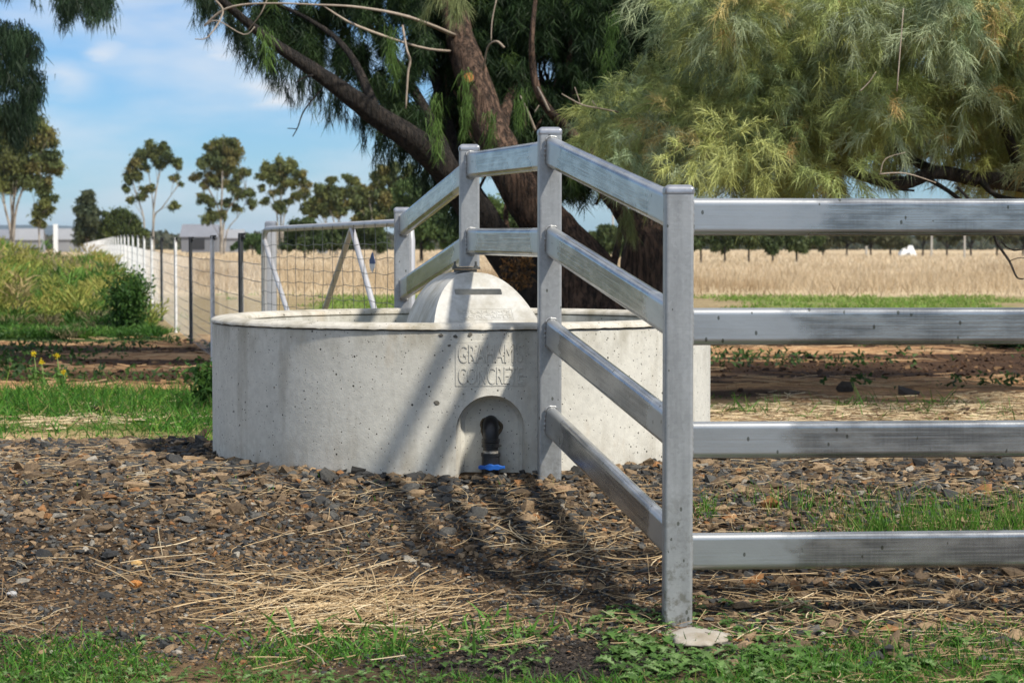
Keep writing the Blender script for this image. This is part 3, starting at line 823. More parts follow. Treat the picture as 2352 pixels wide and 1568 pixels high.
m_tag, t, b, o = mat('tag_print'); s_ = t.nodes.new('ShaderNodeSeparateXYZ'); t.links.new(coord(t, 'Generated'), s_.inputs[0])
t.links.new(mix(t, M(t, 'GREATER_THAN', s_.outputs[2], .42), (.55, .58, .6), (.015, .05, .16)), b.inputs['Base Color'])
tgo = mb.build('tag', m_tag, None, loc=ctr); set_props(tgo, 'small blue and white diamond tag hanging on the gate mesh', 'tag')

def small_post(name, label, cat, x, y, z0, z1, wd, m1, m2, cap=True):
    o_ = thing(name, label, cat, (x, y, z0))
    mb = MB(); sweep(mb, rrect(wd, wd, .008, 2), [(x, y, z0), (x, y, z1-.02)]); mb.build('shaft', m1, o_, True, sharp=.6)
    if cap:
        mb = MB(); sweep(mb, rrect(wd+.008, wd+.008, .009, 2), [(x, y, z1-.045), (x, y, z1-.012), (x, y, z1)], scale=[1, 1, .75]); mb.build('cap', m2, o_, True, sharp=.5)
    return o_
small_post('gate_post', 'pale square steel post with a pressed cap behind the left end of the mesh gate', 'post', (623-1176)/F*15.85, 15.85, -.05, P(0, 508, 15.85).z, .078, m_pipe, m_cap)

wf = thing('wire_fence', 'long wire stock fence on steel pickets running away to the left of the gate', 'fence', (-1.85, 15.9, 0))
def fl(y): return -1.83-.2063*(y-15.9)
def fzt(y): return 1.315+.22*float(smooth(24, 66, y))
yposts = [18.3, 22.0, 26.0, 29.8, 34.4, 38.6]+[42.6+3.95*i for i in range(52)]
for i, y in enumerate(yposts):
    x = fl(y); z1 = fzt(y); m_ = m_star_dark if i in (0, 2, 4) else m_star_light
    mb = MB(); s = .022 if i < 8 else .024
    sect = [(-s, -.004), (-.004, -.004), (-.004, -s*1.3), (.004, -s*1.3), (.004, -.004), (s, -.004), (s, .004), (-s, .004)]
    sweep(mb, sect[::-1], [(x, y, -.1), (x, y, z1)], up=Vector((0, 1, 0)))
    po = mb.build('picket', m_, wf)
    if i < 14:
        mb = MB(); box(mb, (x+.006, y, z1-.02), .045, .05, .04); box(mb, (x+.03, y-.01, z1-.008), .03, .02, .018); box(mb, (x+.03, y-.01, z1-.042), .02, .02, .016)
        mb.build('clip', m_blackplastic, po, bevel=.004)
mb = MB(); mb_h = MB()
ends = yposts[:40]; zfrac = [.04, .13, .22, .31, .41, .52, .64, .77, .885]
for zf in zfrac:
    pth = []
    for k in range(len(ends)):
        y = ends[k]; pth.append((fl(y)+.01, y, zf*(fzt(y)-.13)/1.0+.02))
    pth = [(fl(15.9), 15.9, zf*1.18+.02)]+pth
    full = []
    for k in range(len(pth)-1):
        p0, p1 = Vector(pth[k]), Vector(pth[k+1]); mdl = p0.lerp(p1, .5); mdl.z -= .006*(1+math.sin(k)); full += [p0, mdl]
    full.append(Vector(pth[-1])); sweep(mb_h, circ(.0032, 4), full)
mb_h.build('line_wire', m_wire, wf)
y = 15.95
vv = []; ff = []
while y < 120:
    x = fl(y)+.012; zt_ = (fzt(y)-.13)*.885+.02; r = .0009+.0006*min(1, max(0, y-34)/20)+ .0016*min(1, max(0, y-40)/40)
    b0 = len(vv)
    for z in (.04, zt_):
        for j in range(3): vv.append((x+r*math.cos(2.1*j), y+r*math.sin(2.1*j), z))
    ff += [(b0, b0+1, b0+4, b0+3), (b0+1, b0+2, b0+5, b0+4), (b0+2, b0, b0+3, b0+5)]
    y += .10 if y < 36 else .075
np_mesh('stay_wire', vv, ff, m_pwire, wf)

# ------------------------------------------------------------------ foliage builders (numpy)
def ribbons(base, direc, length, width, droop, colr, segs=2, side=None):
    """tapered bent ribbons. base (N,3), direc unit (N,3), returns verts, faces(tri), cols"""
    n = len(base)
    if side is None:
        r = rng.normal(size=(n, 3)); side = np.cross(direc, r); side /= np.linalg.norm(side, axis=1)[:, None]+1e-9
    vs = []; cs = []
    down = np.array([0, 0, -1.0])
    for k in range(segs+1):
        t_ = k/segs
        c_ = base+direc*(length*t_)[:, None]+down*(droop*length*t_*t_)[:, None]
        wd = width*(1-t_)**.7*.5 if k < segs else width*0
        if k < segs:
            vs.append(c_-side*wd[:, None]); vs.append(c_+side*wd[:, None]); cs += [colr*(.92+.12*t_)]*2
        else: vs.append(c_); cs.append(colr*1.05)
    m = 2*segs+1
    V = np.stack(vs, 1); Cc = np.stack(cs, 1)
    f = []
    for k in range(segs-1):
        a_ = 2*k; f += [(a_, a_+1, a_+3), (a_, a_+3, a_+2)]
    a_ = 2*(segs-1); f.append((a_, a_+1, a_+2))
    f = np.array(f)
    Fc = (np.arange(n)*m)[:, None, None]+f[None]
    return V.reshape(-1, 3), Fc.reshape(-1, 3), Cc.reshape(-1, 3)
def merge(parts):
    V = []; Fc = []; Cc = []; b_ = 0
    for v, f, c_ in parts: V.append(v); Fc.append(f+b_); Cc.append(c_); b_ += len(v)
    return np.concatenate(V), np.concatenate(Fc), np.concatenate(Cc)
def pick(colors, weights, n, jit=.2):
    w_ = np.array(weights, float); w_ /= w_.sum()
    c_ = np.array(colors)[rng.choice(len(colors), n, p=w_)]
    return c_*(1+jit*rng.uniform(-1, 1, (n, 1)))
def norm(v): return v/(np.linalg.norm(v, axis=-1, keepdims=True)+1e-9)

def sprays(centres, axes, size, n, ncol, width, droop=.35, spread=.6, nl=(.5, 1.0)):
    """brush-like sprays of needles round a drooping stem"""
    k = len(centres); idx = np.repeat(np.arange(k), n)
    t_ = rng.uniform(0, 1, k*n)**.8
    ax_ = axes[idx]; sz = size[idx]
    b_ = centres[idx]+ax_*(sz*t_*.8)[:, None]+np.array([0, 0, -1.0])*(sz*.25*t_*t_)[:, None]
    b_ = b_+rng.normal(size=(k*n, 3))*(sz*.05)[:, None]
    dr = norm(ax_*1.0+rng.normal(size=(k*n, 3))*spread+np.array([0, 0, -.25]))
    ln = sz*rng.uniform(*nl, k*n)*.6
    c_ = ncol[idx]*(1+.22*rng.uniform(-1, 1, (k*n, 1)))
    return ribbons(b_, dr, ln, np.full(k*n, width)*rng.uniform(.7, 1.3, k*n), np.full(k*n, droop), c_)

def inpoly(x, y, poly):
    ins = np.zeros(len(x), bool); j = len(poly)-1
    for i in range(len(poly)):
        xi, yi = poly[i]; xj, yj = poly[j]
        cnd = ((yi > y) != (yj > y)) & (x < (xj-xi)*(y-yi)/(yj-yi+1e-9)+xi); ins ^= cnd; j = i
    return ins
def Pn(px, py, Y):
    fx_ = (px-1176)/F; fy2 = (784-py)/F; dy = ct+fy2*st; dz = -st+fy2*ct
    return np.stack([fx_*Y/dy, Y, CZ+dz*Y/dy], -1)
def limb_pts(lst): return [tuple(P(px, py, Y))+(wpx/F*Y/2,) for px, py, Y, wpx in lst]

# ---- casuarina A : the dark leaning tree behind the trough
TA = thing('casuarina_tree', 'dark leaning casuarina tree with thick brown limbs rising behind the trough', 'tree', tuple(P(1340, 860, 20)))
mb = MB()
L1 = [(440, -60, 18.5, 14), (560, 45, 18.7, 20), (640, 108, 18.8, 26), (760, 190, 19, 38), (870, 268, 19.2, 52), (960, 330, 19.3, 62), (1030, 400, 19.5, 68), (1085, 480, 19.7, 74), (1150, 560, 19.9, 84), (1230, 680, 20, 120), (1290, 880, 20, 170)]
L2 = [(1010, -120, 20.6, 55), (1035, 0, 20.5, 60), (1055, 80, 20.4, 64), (1088, 180, 20.2, 78), (1118, 280, 20.1, 84), (1160, 370, 20, 92), (1215, 460, 20, 104), (1285, 545, 20, 118), (1335, 640, 20, 160), (1360, 740, 20, 190), (1365, 890, 20, 230)]
LR = [(1430, -150, 21.3, 26), (1447, 60, 21.2, 36), (1450, 200, 21, 42), (1465, 340, 20.6, 60), (1490, 470, 20.2, 90), (1492, 560, 20, 112), (1485, 680, 20, 130), (1470, 890, 20, 160)]
LM = [(1235, -60, 19.4, 8), (1228, 20, 19.4, 10), (1221, 95, 19.4, 13), (1224, 160, 19.5, 16), (1238, 215, 19.5, 18), (1265, 258, 19.6, 20), (1305, 298, 19.7, 24), (1350, 355, 19.8, 32), (1400, 440, 19.9, 34), (1450, 530, 20, 44), (1485, 610, 20, 60)]
for l_ in (L2, LR, LM): tube_limb(mb, limb_pts(l_), n=14)
for k in range(75):
    x0 = rng.uniform(1000, 1560); y0 = rng.uniform(-80, 300); Y0 = rng.uniform(20.6, 22.4); x1 = x0+rng.normal()*50; ln = rng.uniform(80, 300)
    tube_limb(mb, limb_pts([(x0, y0, Y0, 4), ((x0+x1)/2+rng.normal()*14, y0+ln*.5, Y0-.1, 5.5), (x1, min(y0+ln, 470), Y0-.2, 6+rng.uniform(0, 4))]), n=5, sub=3)
DL = [[(1050, 420, 19.5, 40), (980, 260, 20.2, 26), (900, 130, 20.6, 20), (820, 20, 20.8, 14), (780, -80, 21, 8)],
      [(870, 268, 19.2, 26), (800, 120, 19.6, 16), (700, 40, 19.8, 10), (560, -20, 20, 7)], [(1130, 520, 19.8, 60), (1060, 380, 20.3, 34), (1000, 180, 20.7, 24), (960, 0, 21, 16), (950, -100, 21, 10)]]
for l_ in ([(1447, 50, 21.2, 26), (1425, -10, 21.3, 18), (1400, -100, 21.3, 12)], [(1449, 50, 21.2, 26), (1475, 0, 21.1, 20), (1510, -100, 21, 12)],
           [(1250, 660, 20, 60), (1170, 540, 20.6, 16), (1165, 450, 20.8, 12), (1175, 330, 21, 10), (1190, 100, 21.2, 8)],
           [(1140, 330, 20.1, 40), (1180, 200, 20.6, 22), (1260, 60, 21, 16), (1300, -90, 21, 10)],
           [(1490, 540, 20, 50), (1440, 500, 20.2, 26), (1380, 440, 20.4, 18), (1330, 300, 20.6, 14), (1310, 120, 20.8, 10), (1320, -60, 21, 8)],
           [(1360, 690, 20, 60), (1410, 600, 20.3, 20), (1432, 480, 20.5, 14), (1440, 380, 20.8, 12)],
           [(1500, 460, 20.2, 40), (1560, 300, 20.6, 26), (1620, 100, 21, 20), (1660, -100, 21, 14)]):
    tube_limb(mb, limb_pts(l_), n=9)
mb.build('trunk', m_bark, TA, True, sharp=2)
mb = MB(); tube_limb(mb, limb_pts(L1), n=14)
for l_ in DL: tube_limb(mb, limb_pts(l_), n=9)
mb.build('leaning_limb', m_bark_dark, TA, True, sharp=2)  # the limb's own shade is put into its darker bark colour
def dead(parent, l_, name='dead_branch', m=m_dead):
    mb = MB()
    for q_ in l_: tube_limb(mb, limb_pts([(a_, b_, c_, d_*.72) for a_, b_, c_, d_ in q_]), n=6, sub=4, rough=.25)
    return mb.build(name, m, parent, True, sharp=2)
dead(TA, [[(740, 205, 19, 6), (715, 232, 18.9, 5), (695, 262, 18.9, 4.5), (684, 292, 18.9, 4), (672, 314, 18.9, 3)], [(682, 296, 18.9, 3), (660, 295, 18.9, 2.5)]], m=m_bark_dark)
dead(TA, [[(740, 168, 19, 8), (700, 178, 18.8, 6), (680, 190, 18.8, 4)]], m=m_bark_dark)
dead(TA, [[(925, 60, 19.2, 8), (934, 112, 18.6, 7), (942, 140, 18.6, 8), (937, 170, 18.6, 7), (932, 250, 18.6, 5)]])
dead(TA, [[(1110, 160, 19.6, 6), (1120, 110, 19.4, 6), (1140, 95, 19.3, 7), (1158, 110, 19.3, 8)], [(1128, 95, 19.4, 3), (1130, 50, 19.4, 4), (1140, 0, 19.4, 4)]])
dead(TA, [[(1420, 258, 17, 6), (1370, 248, 16.8, 5), (1335, 240, 16.8, 5), (1290, 216, 16.8, 3)], [(1332, 236, 16.8, 3), (1320, 200, 16.8, 2.5)], [(1372, 248, 16.8, 3), (1360, 232, 16.8, 2.5)]])
dead(TA, [[(1235, 200, 19, 5), (1250, 230, 18.9, 7), (1262, 255, 18.9, 9)], [(1195, 220, 19.2, 4), (1215, 262, 19.1, 7), (1230, 300, 19.1, 9)], [(1228, 258, 19, 4), (1238, 242, 19, 4)]])
dead(TA, [[(470, 60, 18.6, 8), (520, 20, 18.5, 7), (600, 8, 18.5, 6), (740, 12, 18.5, 6), (830, 18, 18.5, 8), (940, 40, 18.6, 10), (1045, 82, 20.3, 13)], [(470, 60, 18.6, 6), (500, 48, 18.5, 4), (560, 80, 18.4, 4), (585, 62, 18.4, 3)], [(495, 0, 18.5, 6), (512, 30, 18.5, 6), (478, 85, 18.4, 4), (448, 90, 18.4, 3)], [(570, 70, 18.7, 3), (600, 30, 18.6, 4), (620, -20, 18.6, 4)], [(740, 12, 18.5, 4), (820, 60, 18.6, 8), (960, 108, 19.2, 8), (1035, 118, 20.3, 10)]])
# the sawn branch stub
cp = P(1088, 195, 20.2); mb = MB()
dcut = Vector((-.1, -.55, .12)).normalized(); st0 = cp+Vector((0, .05, 0)); st1 = cp+dcut*.235
sweep(mb, circ(.062, 14), [st0, st1]); stub = mb.build('branch_stub', m_bark, TA, True)
mb = MB(); sweep(mb, circ(.047, 16), [st1-dcut*.001, st1+dcut*.004]); mb.build('cut_face', m_cut, stub)

# dark foliage : hanging sleeves of needles
def sleeves(cent, length, n, ncol, width, rad=.05, fan=.36):
    k = len(cent); idx = np.repeat(np.arange(k), n); t_ = rng.uniform(0, 1, k*n)
    a_ = norm(np.concatenate([rng.normal(size=(k, 2))*.12, -np.ones((k, 1))], 1))
    b_ = cent[idx]+a_[idx]*(length[idx]*t_)[:, None]+rng.normal(size=(k*n, 3))*np.array([rad, rad, .02])*.45*(1-.5*t_[:, None])
    dr = norm(np.concatenate([rng.normal(size=(k*n, 2))*fan, -np.ones((k*n, 1))], 1))
    c_ = ncol[idx]*(1+.25*rng.uniform(-1, 1, (k*n, 1)))
    return ribbons(b_, dr, rng.uniform(.08, .18, k*n), np.full(k*n, width), np.full(k*n, .1), c_)
poly = [(420, -420), (440, -20), (500, 20), (560, 50), (640, 90), (700, 140), (770, 180), (860, 240), (940, 290), (1010, 340), (1100, 370), (1180, 420), (1320, 455), (1420, 455), (1560, 420), (1700, 380), (1760, -420)]
parts = []
M_ = 30000
px = rng.uniform(420, 1760, M_); py = rng.uniform(-420, 480, M_); Yd = np.where(px > 980, rng.uniform(20.4, 23.2, M_), rng.uniform(19.7, 22.8, M_))
ok = inpoly(px, py, poly)
dens = .5*fbm(px/95, py/140, 71, 4)+.5*fbm(px/26, py/48, 72, 3)
thr = .445-.085*smooth(960, 1150, px)-.03*(py < 0)+.05*(py > 330)
ok &= dens > thr
ok &= rng.uniform(0, 1, M_) < np.where(py < -20, .5, np.where(px > 1000, 1.0, .8))
px, py, Yd = px[ok], py[ok], Yd[ok]
cent = Pn(px, py-25, Yd)
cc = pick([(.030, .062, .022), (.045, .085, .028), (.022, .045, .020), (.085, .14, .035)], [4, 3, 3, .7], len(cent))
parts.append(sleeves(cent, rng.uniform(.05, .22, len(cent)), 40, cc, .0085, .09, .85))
# sleeves hanging under the leaning limb
li = catmull([(l_[0], l_[1], l_[2], l_[3]) for l_ in L1[:8]], 12)
cl = []; 
for k in range(200):
    q_ = li[rng.integers(0, len(li)-1)]; cl.append(Pn(np.array(q_[0]+rng.normal()*14), np.array(q_[1]+q_[3]*.30+rng.uniform(-6, 8)), np.array(q_[2]+.12+abs(rng.normal())*.3)))
cl = np.array(cl)
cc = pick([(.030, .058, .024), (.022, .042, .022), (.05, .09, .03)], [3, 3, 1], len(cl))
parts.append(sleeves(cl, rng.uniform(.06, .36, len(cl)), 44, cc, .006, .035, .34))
# pale green tips
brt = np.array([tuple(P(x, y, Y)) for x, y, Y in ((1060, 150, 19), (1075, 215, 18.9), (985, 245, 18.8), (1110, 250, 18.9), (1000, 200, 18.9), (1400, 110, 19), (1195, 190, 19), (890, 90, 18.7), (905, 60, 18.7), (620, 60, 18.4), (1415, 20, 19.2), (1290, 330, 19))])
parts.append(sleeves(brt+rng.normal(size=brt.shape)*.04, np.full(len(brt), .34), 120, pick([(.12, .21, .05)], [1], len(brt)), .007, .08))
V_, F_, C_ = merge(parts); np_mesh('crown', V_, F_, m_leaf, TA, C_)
# low dead leaves by the base
parts = []
bb = Pn(rng.uniform(1150, 1225, 260), rng.uniform(585, 660, 260), rng.uniform(18.8, 19.4, 260))
parts.append(ribbons(bb, norm(rng.normal(size=(260, 3))), rng.uniform(.03, .07, 260), np.full(260, .03), np.full(260, .2), pick([(.30, .15, .05), (.12, .07, .03)], [1, 2], 260)))
V_, F_, C_ = merge(parts); np_mesh('dead_leaves', V_, F_, m_leaf, TA, C_)

# ---- casuarina B : pale green sunlit crown at right
TB = thing('casuarina_tree', 'bright yellow green casuarina tree whose drooping sprays overhang the right hand rails', 'tree', (5.6, 17.5, 0))
mb = MB()
tb = lambda pts: tube_limb(mb, pts, n=12)
tb([(5.6, 17.5, -.1, .30), (5.5, 17.3, 1.0, .25), (5.3, 17, 2.0, .2), (4.9, 16.6, 3.2, .16), (4.4, 16.2, 4.4, .1)])
for l_ in ([(2900, 430, 17.2, 70), (2500, 440, 16.6, 60), (2352, 420, 16.2, 44), (2250, 412, 16, 36), (2150, 396, 15.9, 32), (2080, 420, 15.8, 30), (2000, 410, 15.7, 24), (1930, 380, 16.2, 16), (1850, 340, 17.2, 10)],
           [(2150, 396, 15.9, 26), (2060, 340, 16.6, 16), (1950, 200, 17.4, 12), (1850, 60, 17.8, 8)],
           [(2352, 420, 16.2, 36), (2300, 280, 16, 20), (2200, 120, 16, 14), (2150, -40, 16, 8)],
           [(2250, 412, 16, 14), (2290, 450, 15.6, 12), (2360, 460, 15.2, 8)],
           [(2120, 405, 15.9, 12), (2180, 440, 15.7, 10), (2230, 480, 15.6, 8)],
           [(1990, 405, 15.7, 12), (2040, 430, 15.5, 8), (2100, 438, 15.4, 5)]):
    tube_limb(mb, limb_pts(l_), n=9)
mb.build('trunk', m_bark_dark, TB, True, sharp=2)
dead(TB, [[(2200, 430, 15.2, 9), (2262, 500, 14.9, 9), (2292, 560, 14.8, 9), (2318, 600, 14.8, 8), (2335, 636, 14.7, 6), (2352, 640, 14.7, 4)], [(2300, 555, 14.8, 5), (2330, 575, 14.8, 5), (2400, 560, 14.8, 4)], [(2318, 600, 14.8, 3), (2345, 592, 14.7, 3), (2390, 600, 14.7, 3)], [(2285, 540, 14.8, 4), (2320, 530, 14.8, 4), (2380, 520, 14.8, 3)]], 'low_branch', m_bark_dark)
dead(TB, [[(2075, 20, 14.4, 3), (2060, 210, 14.3, 4)]], 'twig')
dead(TB, [[(1975, 210, 14.0, 4), (1995, 190, 14, 3), (2012, 165, 14, 2)]], 'twig')
dead(TB, [[(2020, 400, 14.6, 4), (2080, 398, 14.6, 4), (2150, 420, 14.6, 3)], [(2022, 400, 14.6, 3), (2034, 365, 14.6, 3), (2080, 350, 14.6, 2)]], 'twig')
polyB = [(1570, -60), (1545, 60), (1500, 130), (1450, 180), (1405, 225), (1375, 290), (1390, 340), (1440, 365), (1500, 385), (1600, 405), (1750, 412), (1880, 420), (1950, 412), (1975, 350), (2050, 330), (2140, 355), (2210, 385), (2300, 415), (2352, 425), (2700, 430), (2900, 200), (2900, -60)]
parts = []
K = 1050
px = rng.uniform(1370, 2900, K); py = rng.uniform(-60, 440, K)
ok = inpoly(px, py, polyB); px, py = px[ok], py[ok]
lump = fbm(px/210, py/170, 81, 2); lay_ = rng.uniform(0, 1, len(px))
Yd = 14.9-1.9*(lump-.5)*2+lay_*3.0+.2*rng.normal(size=len(px))
gap = fbm(px/80, py/80, 83, 3)
ok = ~((gap < .37) & (lay_ < .7)) & (rng.uniform(0, 1, len(px)) < np.where(px > 2420, .4, 1.0)); px, py, Yd, lay_ = px[ok], py[ok], Yd[ok], lay_[ok]
bc = Pn(px, py, Yd); nb_ = 12
br_ = rng.uniform(.17, .34, len(bc)); ix = np.repeat(np.arange(len(bc)), nb_)
u3 = norm(rng.normal(size=(len(ix), 3))+np.array([-.15, -.75, .30]))
cent = bc[ix]+u3*br_[ix][:, None]*np.array([1, 1, .68])*rng.uniform(.45, 1.0, (len(ix), 1))
axs = norm(u3+np.array([0, 0, -.35])+.25*rng.normal(size=u3.shape))
bcol = pick([(.33, .39, .14), (.40, .43, .15), (.27, .35, .19), (.47, .39, .16), (.35, .41, .24)], [4, 3, 3, .35, 2.8], len(bc), .25)
ca = bcol[ix]*(1+.18*rng.uniform(-1, 1, (len(ix), 1)))
tan_ = rng.uniform(0, 1, len(ix)) < .02; ca[tan_] = np.array([.58, .42, .17])
parts.append(sprays(cent, axs, rng.uniform(.17, .30, len(ix)), 64, ca, .0050, .30, .78))
# upper crown beyond the frame: closes the tree and shades what is behind
K = 800
u3 = rng.uniform(-1, 1, (K, 3)); cc3 = u3*np.array([3.0, 2.0, 1.7])+np.array([4.6, 17.0, 5.1]); kk = (np.abs(u3)**2).sum(1) < 1
cc3 = cc3[kk]; px2 = cc3
parts.append(sprays(cc3, norm(rng.normal(size=cc3.shape)+np.array([0, 0, -.2])), rng.uniform(.4, .7, len(cc3)), 36, pick([(.2, .26, .09)], [1], len(cc3)), .016, .4, .6))
m_leafB = leafmat('fine_needles', .2, .5)
V_, F_, C_ = merge(parts); np_mesh('crown', V_, F_, m_leafB, TB, C_)
# a sprig of the same tree hanging in front of the dark limb, and one above the right trunk
sp = []
for (x, y, Y, n_) in ((1015, -40, 16.5, 2), (1045, -38, 16.5, 3), (1075, -46, 16.5, 2), (1000, -25, 16.6, 1), (1440, 478, 17.5, 2), (1448, 470, 17.5, 2)):
    for _ in range(n_): sp.append(tuple(P(x+rng.normal()*8, y+rng.normal()*8, Y)))
sp = np.array(sp)
# ---- casuarina C : at the left edge
TC = thing('casuarina_tree', 'shaded casuarina tree reaching in from the left edge of the picture', 'tree', (-8.2, 25.5, 0))
mb = MB()
tube_limb(mb, [(-8.2, 25.5, -.1, .3), (-8.1, 25.4, 1.5, .24), (-7.8, 25.2, 3, .18), (-7.2, 25, 4.3, .12), (-6.6, 25, 5.4, .05)], n=12)
for l_ in ([(-480, 350, 25, 40), (-200, 250, 25, 24), (-60, 190, 25, 14), (40, 150, 25, 8), (70, 120, 25, 4)], [(-300, 100, 25, 30), (-100, -60, 25, 16), (100, -50, 25, 10), (180, -10, 25, 6), (205, 20, 25, 4)],
           [(-200, 250, 25, 14), (-60, 260, 25, 8), (20, 250, 25, 5)], [(150, -30, 25, 5), (200, 0, 25, 4), (250, 36, 25, 3)]):
    tube_limb(mb, limb_pts(l_), n=8)
mb.build('trunk', m_bark_dark, TC, True, sharp=2)
px = np.concatenate([rng.uniform(-420, 88, 1500), rng.uniform(140, 250, 130), rng.uniform(-700, 140, 1200)])
py = np.concatenate([rng.uniform(40, 290, 1500), rng.uniform(-60, 14, 130), rng.uniform(-360, -30, 1200)])
edge = 92-np.abs(py-150)**1.5/45
ok = (px < edge) | (py < 25); ok &= (fbm(px/45, py/45, 95, 3) > .42)
px, py = px[ok], py[ok]
cent = Pn(px, py, rng.uniform(24, 26.5, len(px)))
V_, F_, C_ = sleeves(cent, rng.uniform(.1, .35, len(px)), 40, pick([(.03, .06, .03), (.045, .085, .04), (.025, .045, .025)], [3, 2, 2], len(px)), .011, .14)
np_mesh('crown', V_, F_, m_leaf, TC, C_)
V_, F_, C_ = sprays(sp, norm(np.stack([rng.normal(size=len(sp))*.4, -.3+rng.normal(size=len(sp))*.2, -np.ones(len(sp))], -1)), np.full(len(sp), .24), 110, pick([(.26, .30, .13)], [1], len(sp)), .0045, .3, .4)
np_mesh('hanging_sprig', V_, F_, m_leaf, TB, C_)

# ---- gum trees and other background trees, each from its own clumps
def clump_tree(name, label, Yt, clumps, trunks, colors, wts, leaf=.22, dens=1.0, bark=m_bark_pale, group=None, gap=True, branches=True):
    """clumps (px,py,r) and trunks [(px,py)..] in frame pixels"""
    bx0 = trunks[0][0]; r0 = P(bx0, 566+1.2*F/Yt, Yt); root = thing(name, label, 'tree', (r0.x, Yt, 0), group)
    s_ = Yt/F; mb = MB()
    for tr_ in trunks:
        pts = [(p_[0], p_[1], Yt+(rng.normal()*.3), p_[2]) for p_ in tr_[1:]]
        tube_limb(mb, limb_pts([(tr_[0], 566+1.25*F/Yt, Yt, tr_[1][2]*1.25)]+pts), n=7, sub=3)
    if branches:
        allp = [q_ for tr_ in trunks for q_ in tr_[1:]]
        for (cx, cy_, r) in clumps:
            best = min(allp, key=lambda q_: (q_[0]-cx)**2+((q_[1]-cy_-2.2*r)*1.0)**2 + (0 if q_[1] > cy_ else 1e5))
            midx, midy = (best[0]+cx)/2, (best[1]*.45+cy_*.55)
            yb = Yt+rng.normal()*r*s_*.8
            tube_limb(mb, limb_pts([(best[0], best[1], Yt, min(best[2]*.5, 2.2)), (midx, midy, (Yt+yb)/2, 1.2), (cx, cy_, yb, .6)]), n=5, sub=3)
    mb.build('trunk', bark, root, True, sharp=2)
    B_ = []; nrm_ = []; cls = []
    sub = []
    for (cx, cy_, r) in clumps:
        sub.append((cx, cy_, r*.72))
        for _ in range(4):
            a_ = rng.uniform(0, 6.28); sub.append((cx+math.cos(a_)*r*rng.uniform(.5, .95), cy_+math.sin(a_)*r*rng.uniform(.4, .8), r*rng.uniform(.3, .55)))
    m_c = len(clumps)
    for _ in range(int(1.8*m_c)):
        i_, j_ = rng.integers(0, m_c, 2); a_, b_ = clumps[i_], clumps[j_]
        if math.hypot(a_[0]-b_[0], a_[1]-b_[1]) < 2.3*max(a_[2], b_[2]):
            f_ = rng.uniform(.3, .7); sub.append((a_[0]*(1-f_)+b_[0]*f_, a_[1]*(1-f_)+b_[1]*f_, .5*min(a_[2], b_[2])))
    for (cx, cy_, r) in sub:
        n_ = int(dens*26*(r*s_/leaf)**2)+25
        u_ = norm(rng.normal(size=(n_, 3)))*(rng.uniform(0, 1, (n_, 1))**.42)
        # lobed edge
        c0 = np.array(P(cx, cy_, Yt+rng.normal()*r*s_*.6))
        B_.append(c0+u_*np.array([1, 1, .82])*r*s_*(1+.32*rng.normal(size=(n_, 1))))
        cls.append(np.tile(pick(colors, wts, 1, .18), (n_, 1)))
    B_ = np.concatenate(B_); cls = np.concatenate(cls)*(1+.3*rng.uniform(-1, 1, (len(B_), 1)))
    n_ = len(B_)
    d_ = norm(rng.normal(size=(n_, 3))+np.array([0, 0, -.4]))
    V_, F_, C_ = ribbons(B_, d_, rng.uniform(.7, 1.4, n_)*leaf*1.5, rng.uniform(.6, 1.2, n_)*leaf, np.full(n_, .3), cls)
    np_mesh('crown', V_, F_, m_leaf, root, C_)
    return root
def K1(l_): return [(x*.3335, y*.3335, r*.3335*1.15) for x, y, r in l_]
def K6(l_): return [(588+.2*x, 353+.2*y, r*.235) for x, y, r in l_]
gumc = [(.17, .19, .06), (.125, .155, .055), (.22, .20, .07), (.09, .12, .045)]; gw = [3, 3, 1.5, 1.5]
def T(*pts): return pts
clump_tree('gum_tree', 'big leafy olive gum tree at the far left with several pale stems', 210, K1([(60, 830, 70), (170, 820, 90), (270, 880, 90), (340, 950, 70), (230, 1000, 90), (110, 980, 80), (20, 900, 60), (350, 1100, 70), (280, 1140, 80), (160, 1150, 90), (50, 1130, 90), (-60, 1000, 120), (-60, 1200, 120), (390, 1140, 50), (300, 1250, 60), (320, 1350, 60), (200, 1260, 70), (90, 1250, 70), (270, 1440, 60), (20, 1220, 70), (340, 1430, 30), (270, 1530, 36)]),
    [T(27, (27, 540, 9), (30, 480, 6), (38, 420, 5), (50, 340, 3)), T(25, (24, 530, 6), (12, 480, 5), (2, 420, 4), (-8, 360, 2)), T(29, (34, 500, 6), (50, 440, 5), (80, 380, 4), (100, 330, 2)), T(28, (28, 520, 5), (24, 440, 4), (20, 360, 3), (18, 300, 2)), T(90, (90, 540, 4), (88, 500, 3), (94, 460, 2))], gumc, gw, .24, 1.15)
clump_tree('gum_tree', 'slim cone shaped dull green tree standing beside the grey sheds', 250, K1([(600, 1330, 32), (585, 1370, 40), (620, 1400, 48), (560, 1430, 45), (600, 1450, 55), (650, 1450, 40), (590, 1510, 66), (645, 1520, 50), (560, 1550, 45), (620, 1580, 70), (580, 1620, 70)]),
    [T(201, (201, 560, 4), (201, 500, 3), (200, 440, 2))], [(.075, .10, .055), (.10, .12, .06)], [1, 1], .22, 1.3)
clump_tree('round_tree', 'dense round dark green tree just right of the cone shaped tree', 250, K1([(770, 1500, 60), (850, 1470, 58), (905, 1510, 55), (830, 1540, 90), (740, 1560, 50), (920, 1570, 55), (800, 1610, 90), (890, 1620, 80), (960, 1600, 40), (700, 1610, 40)]),
    [T(276, (276, 565, 6), (276, 530, 4))], [(.075, .105, .03), (.10, .13, .035)], [1, 1], .22, 1.5)
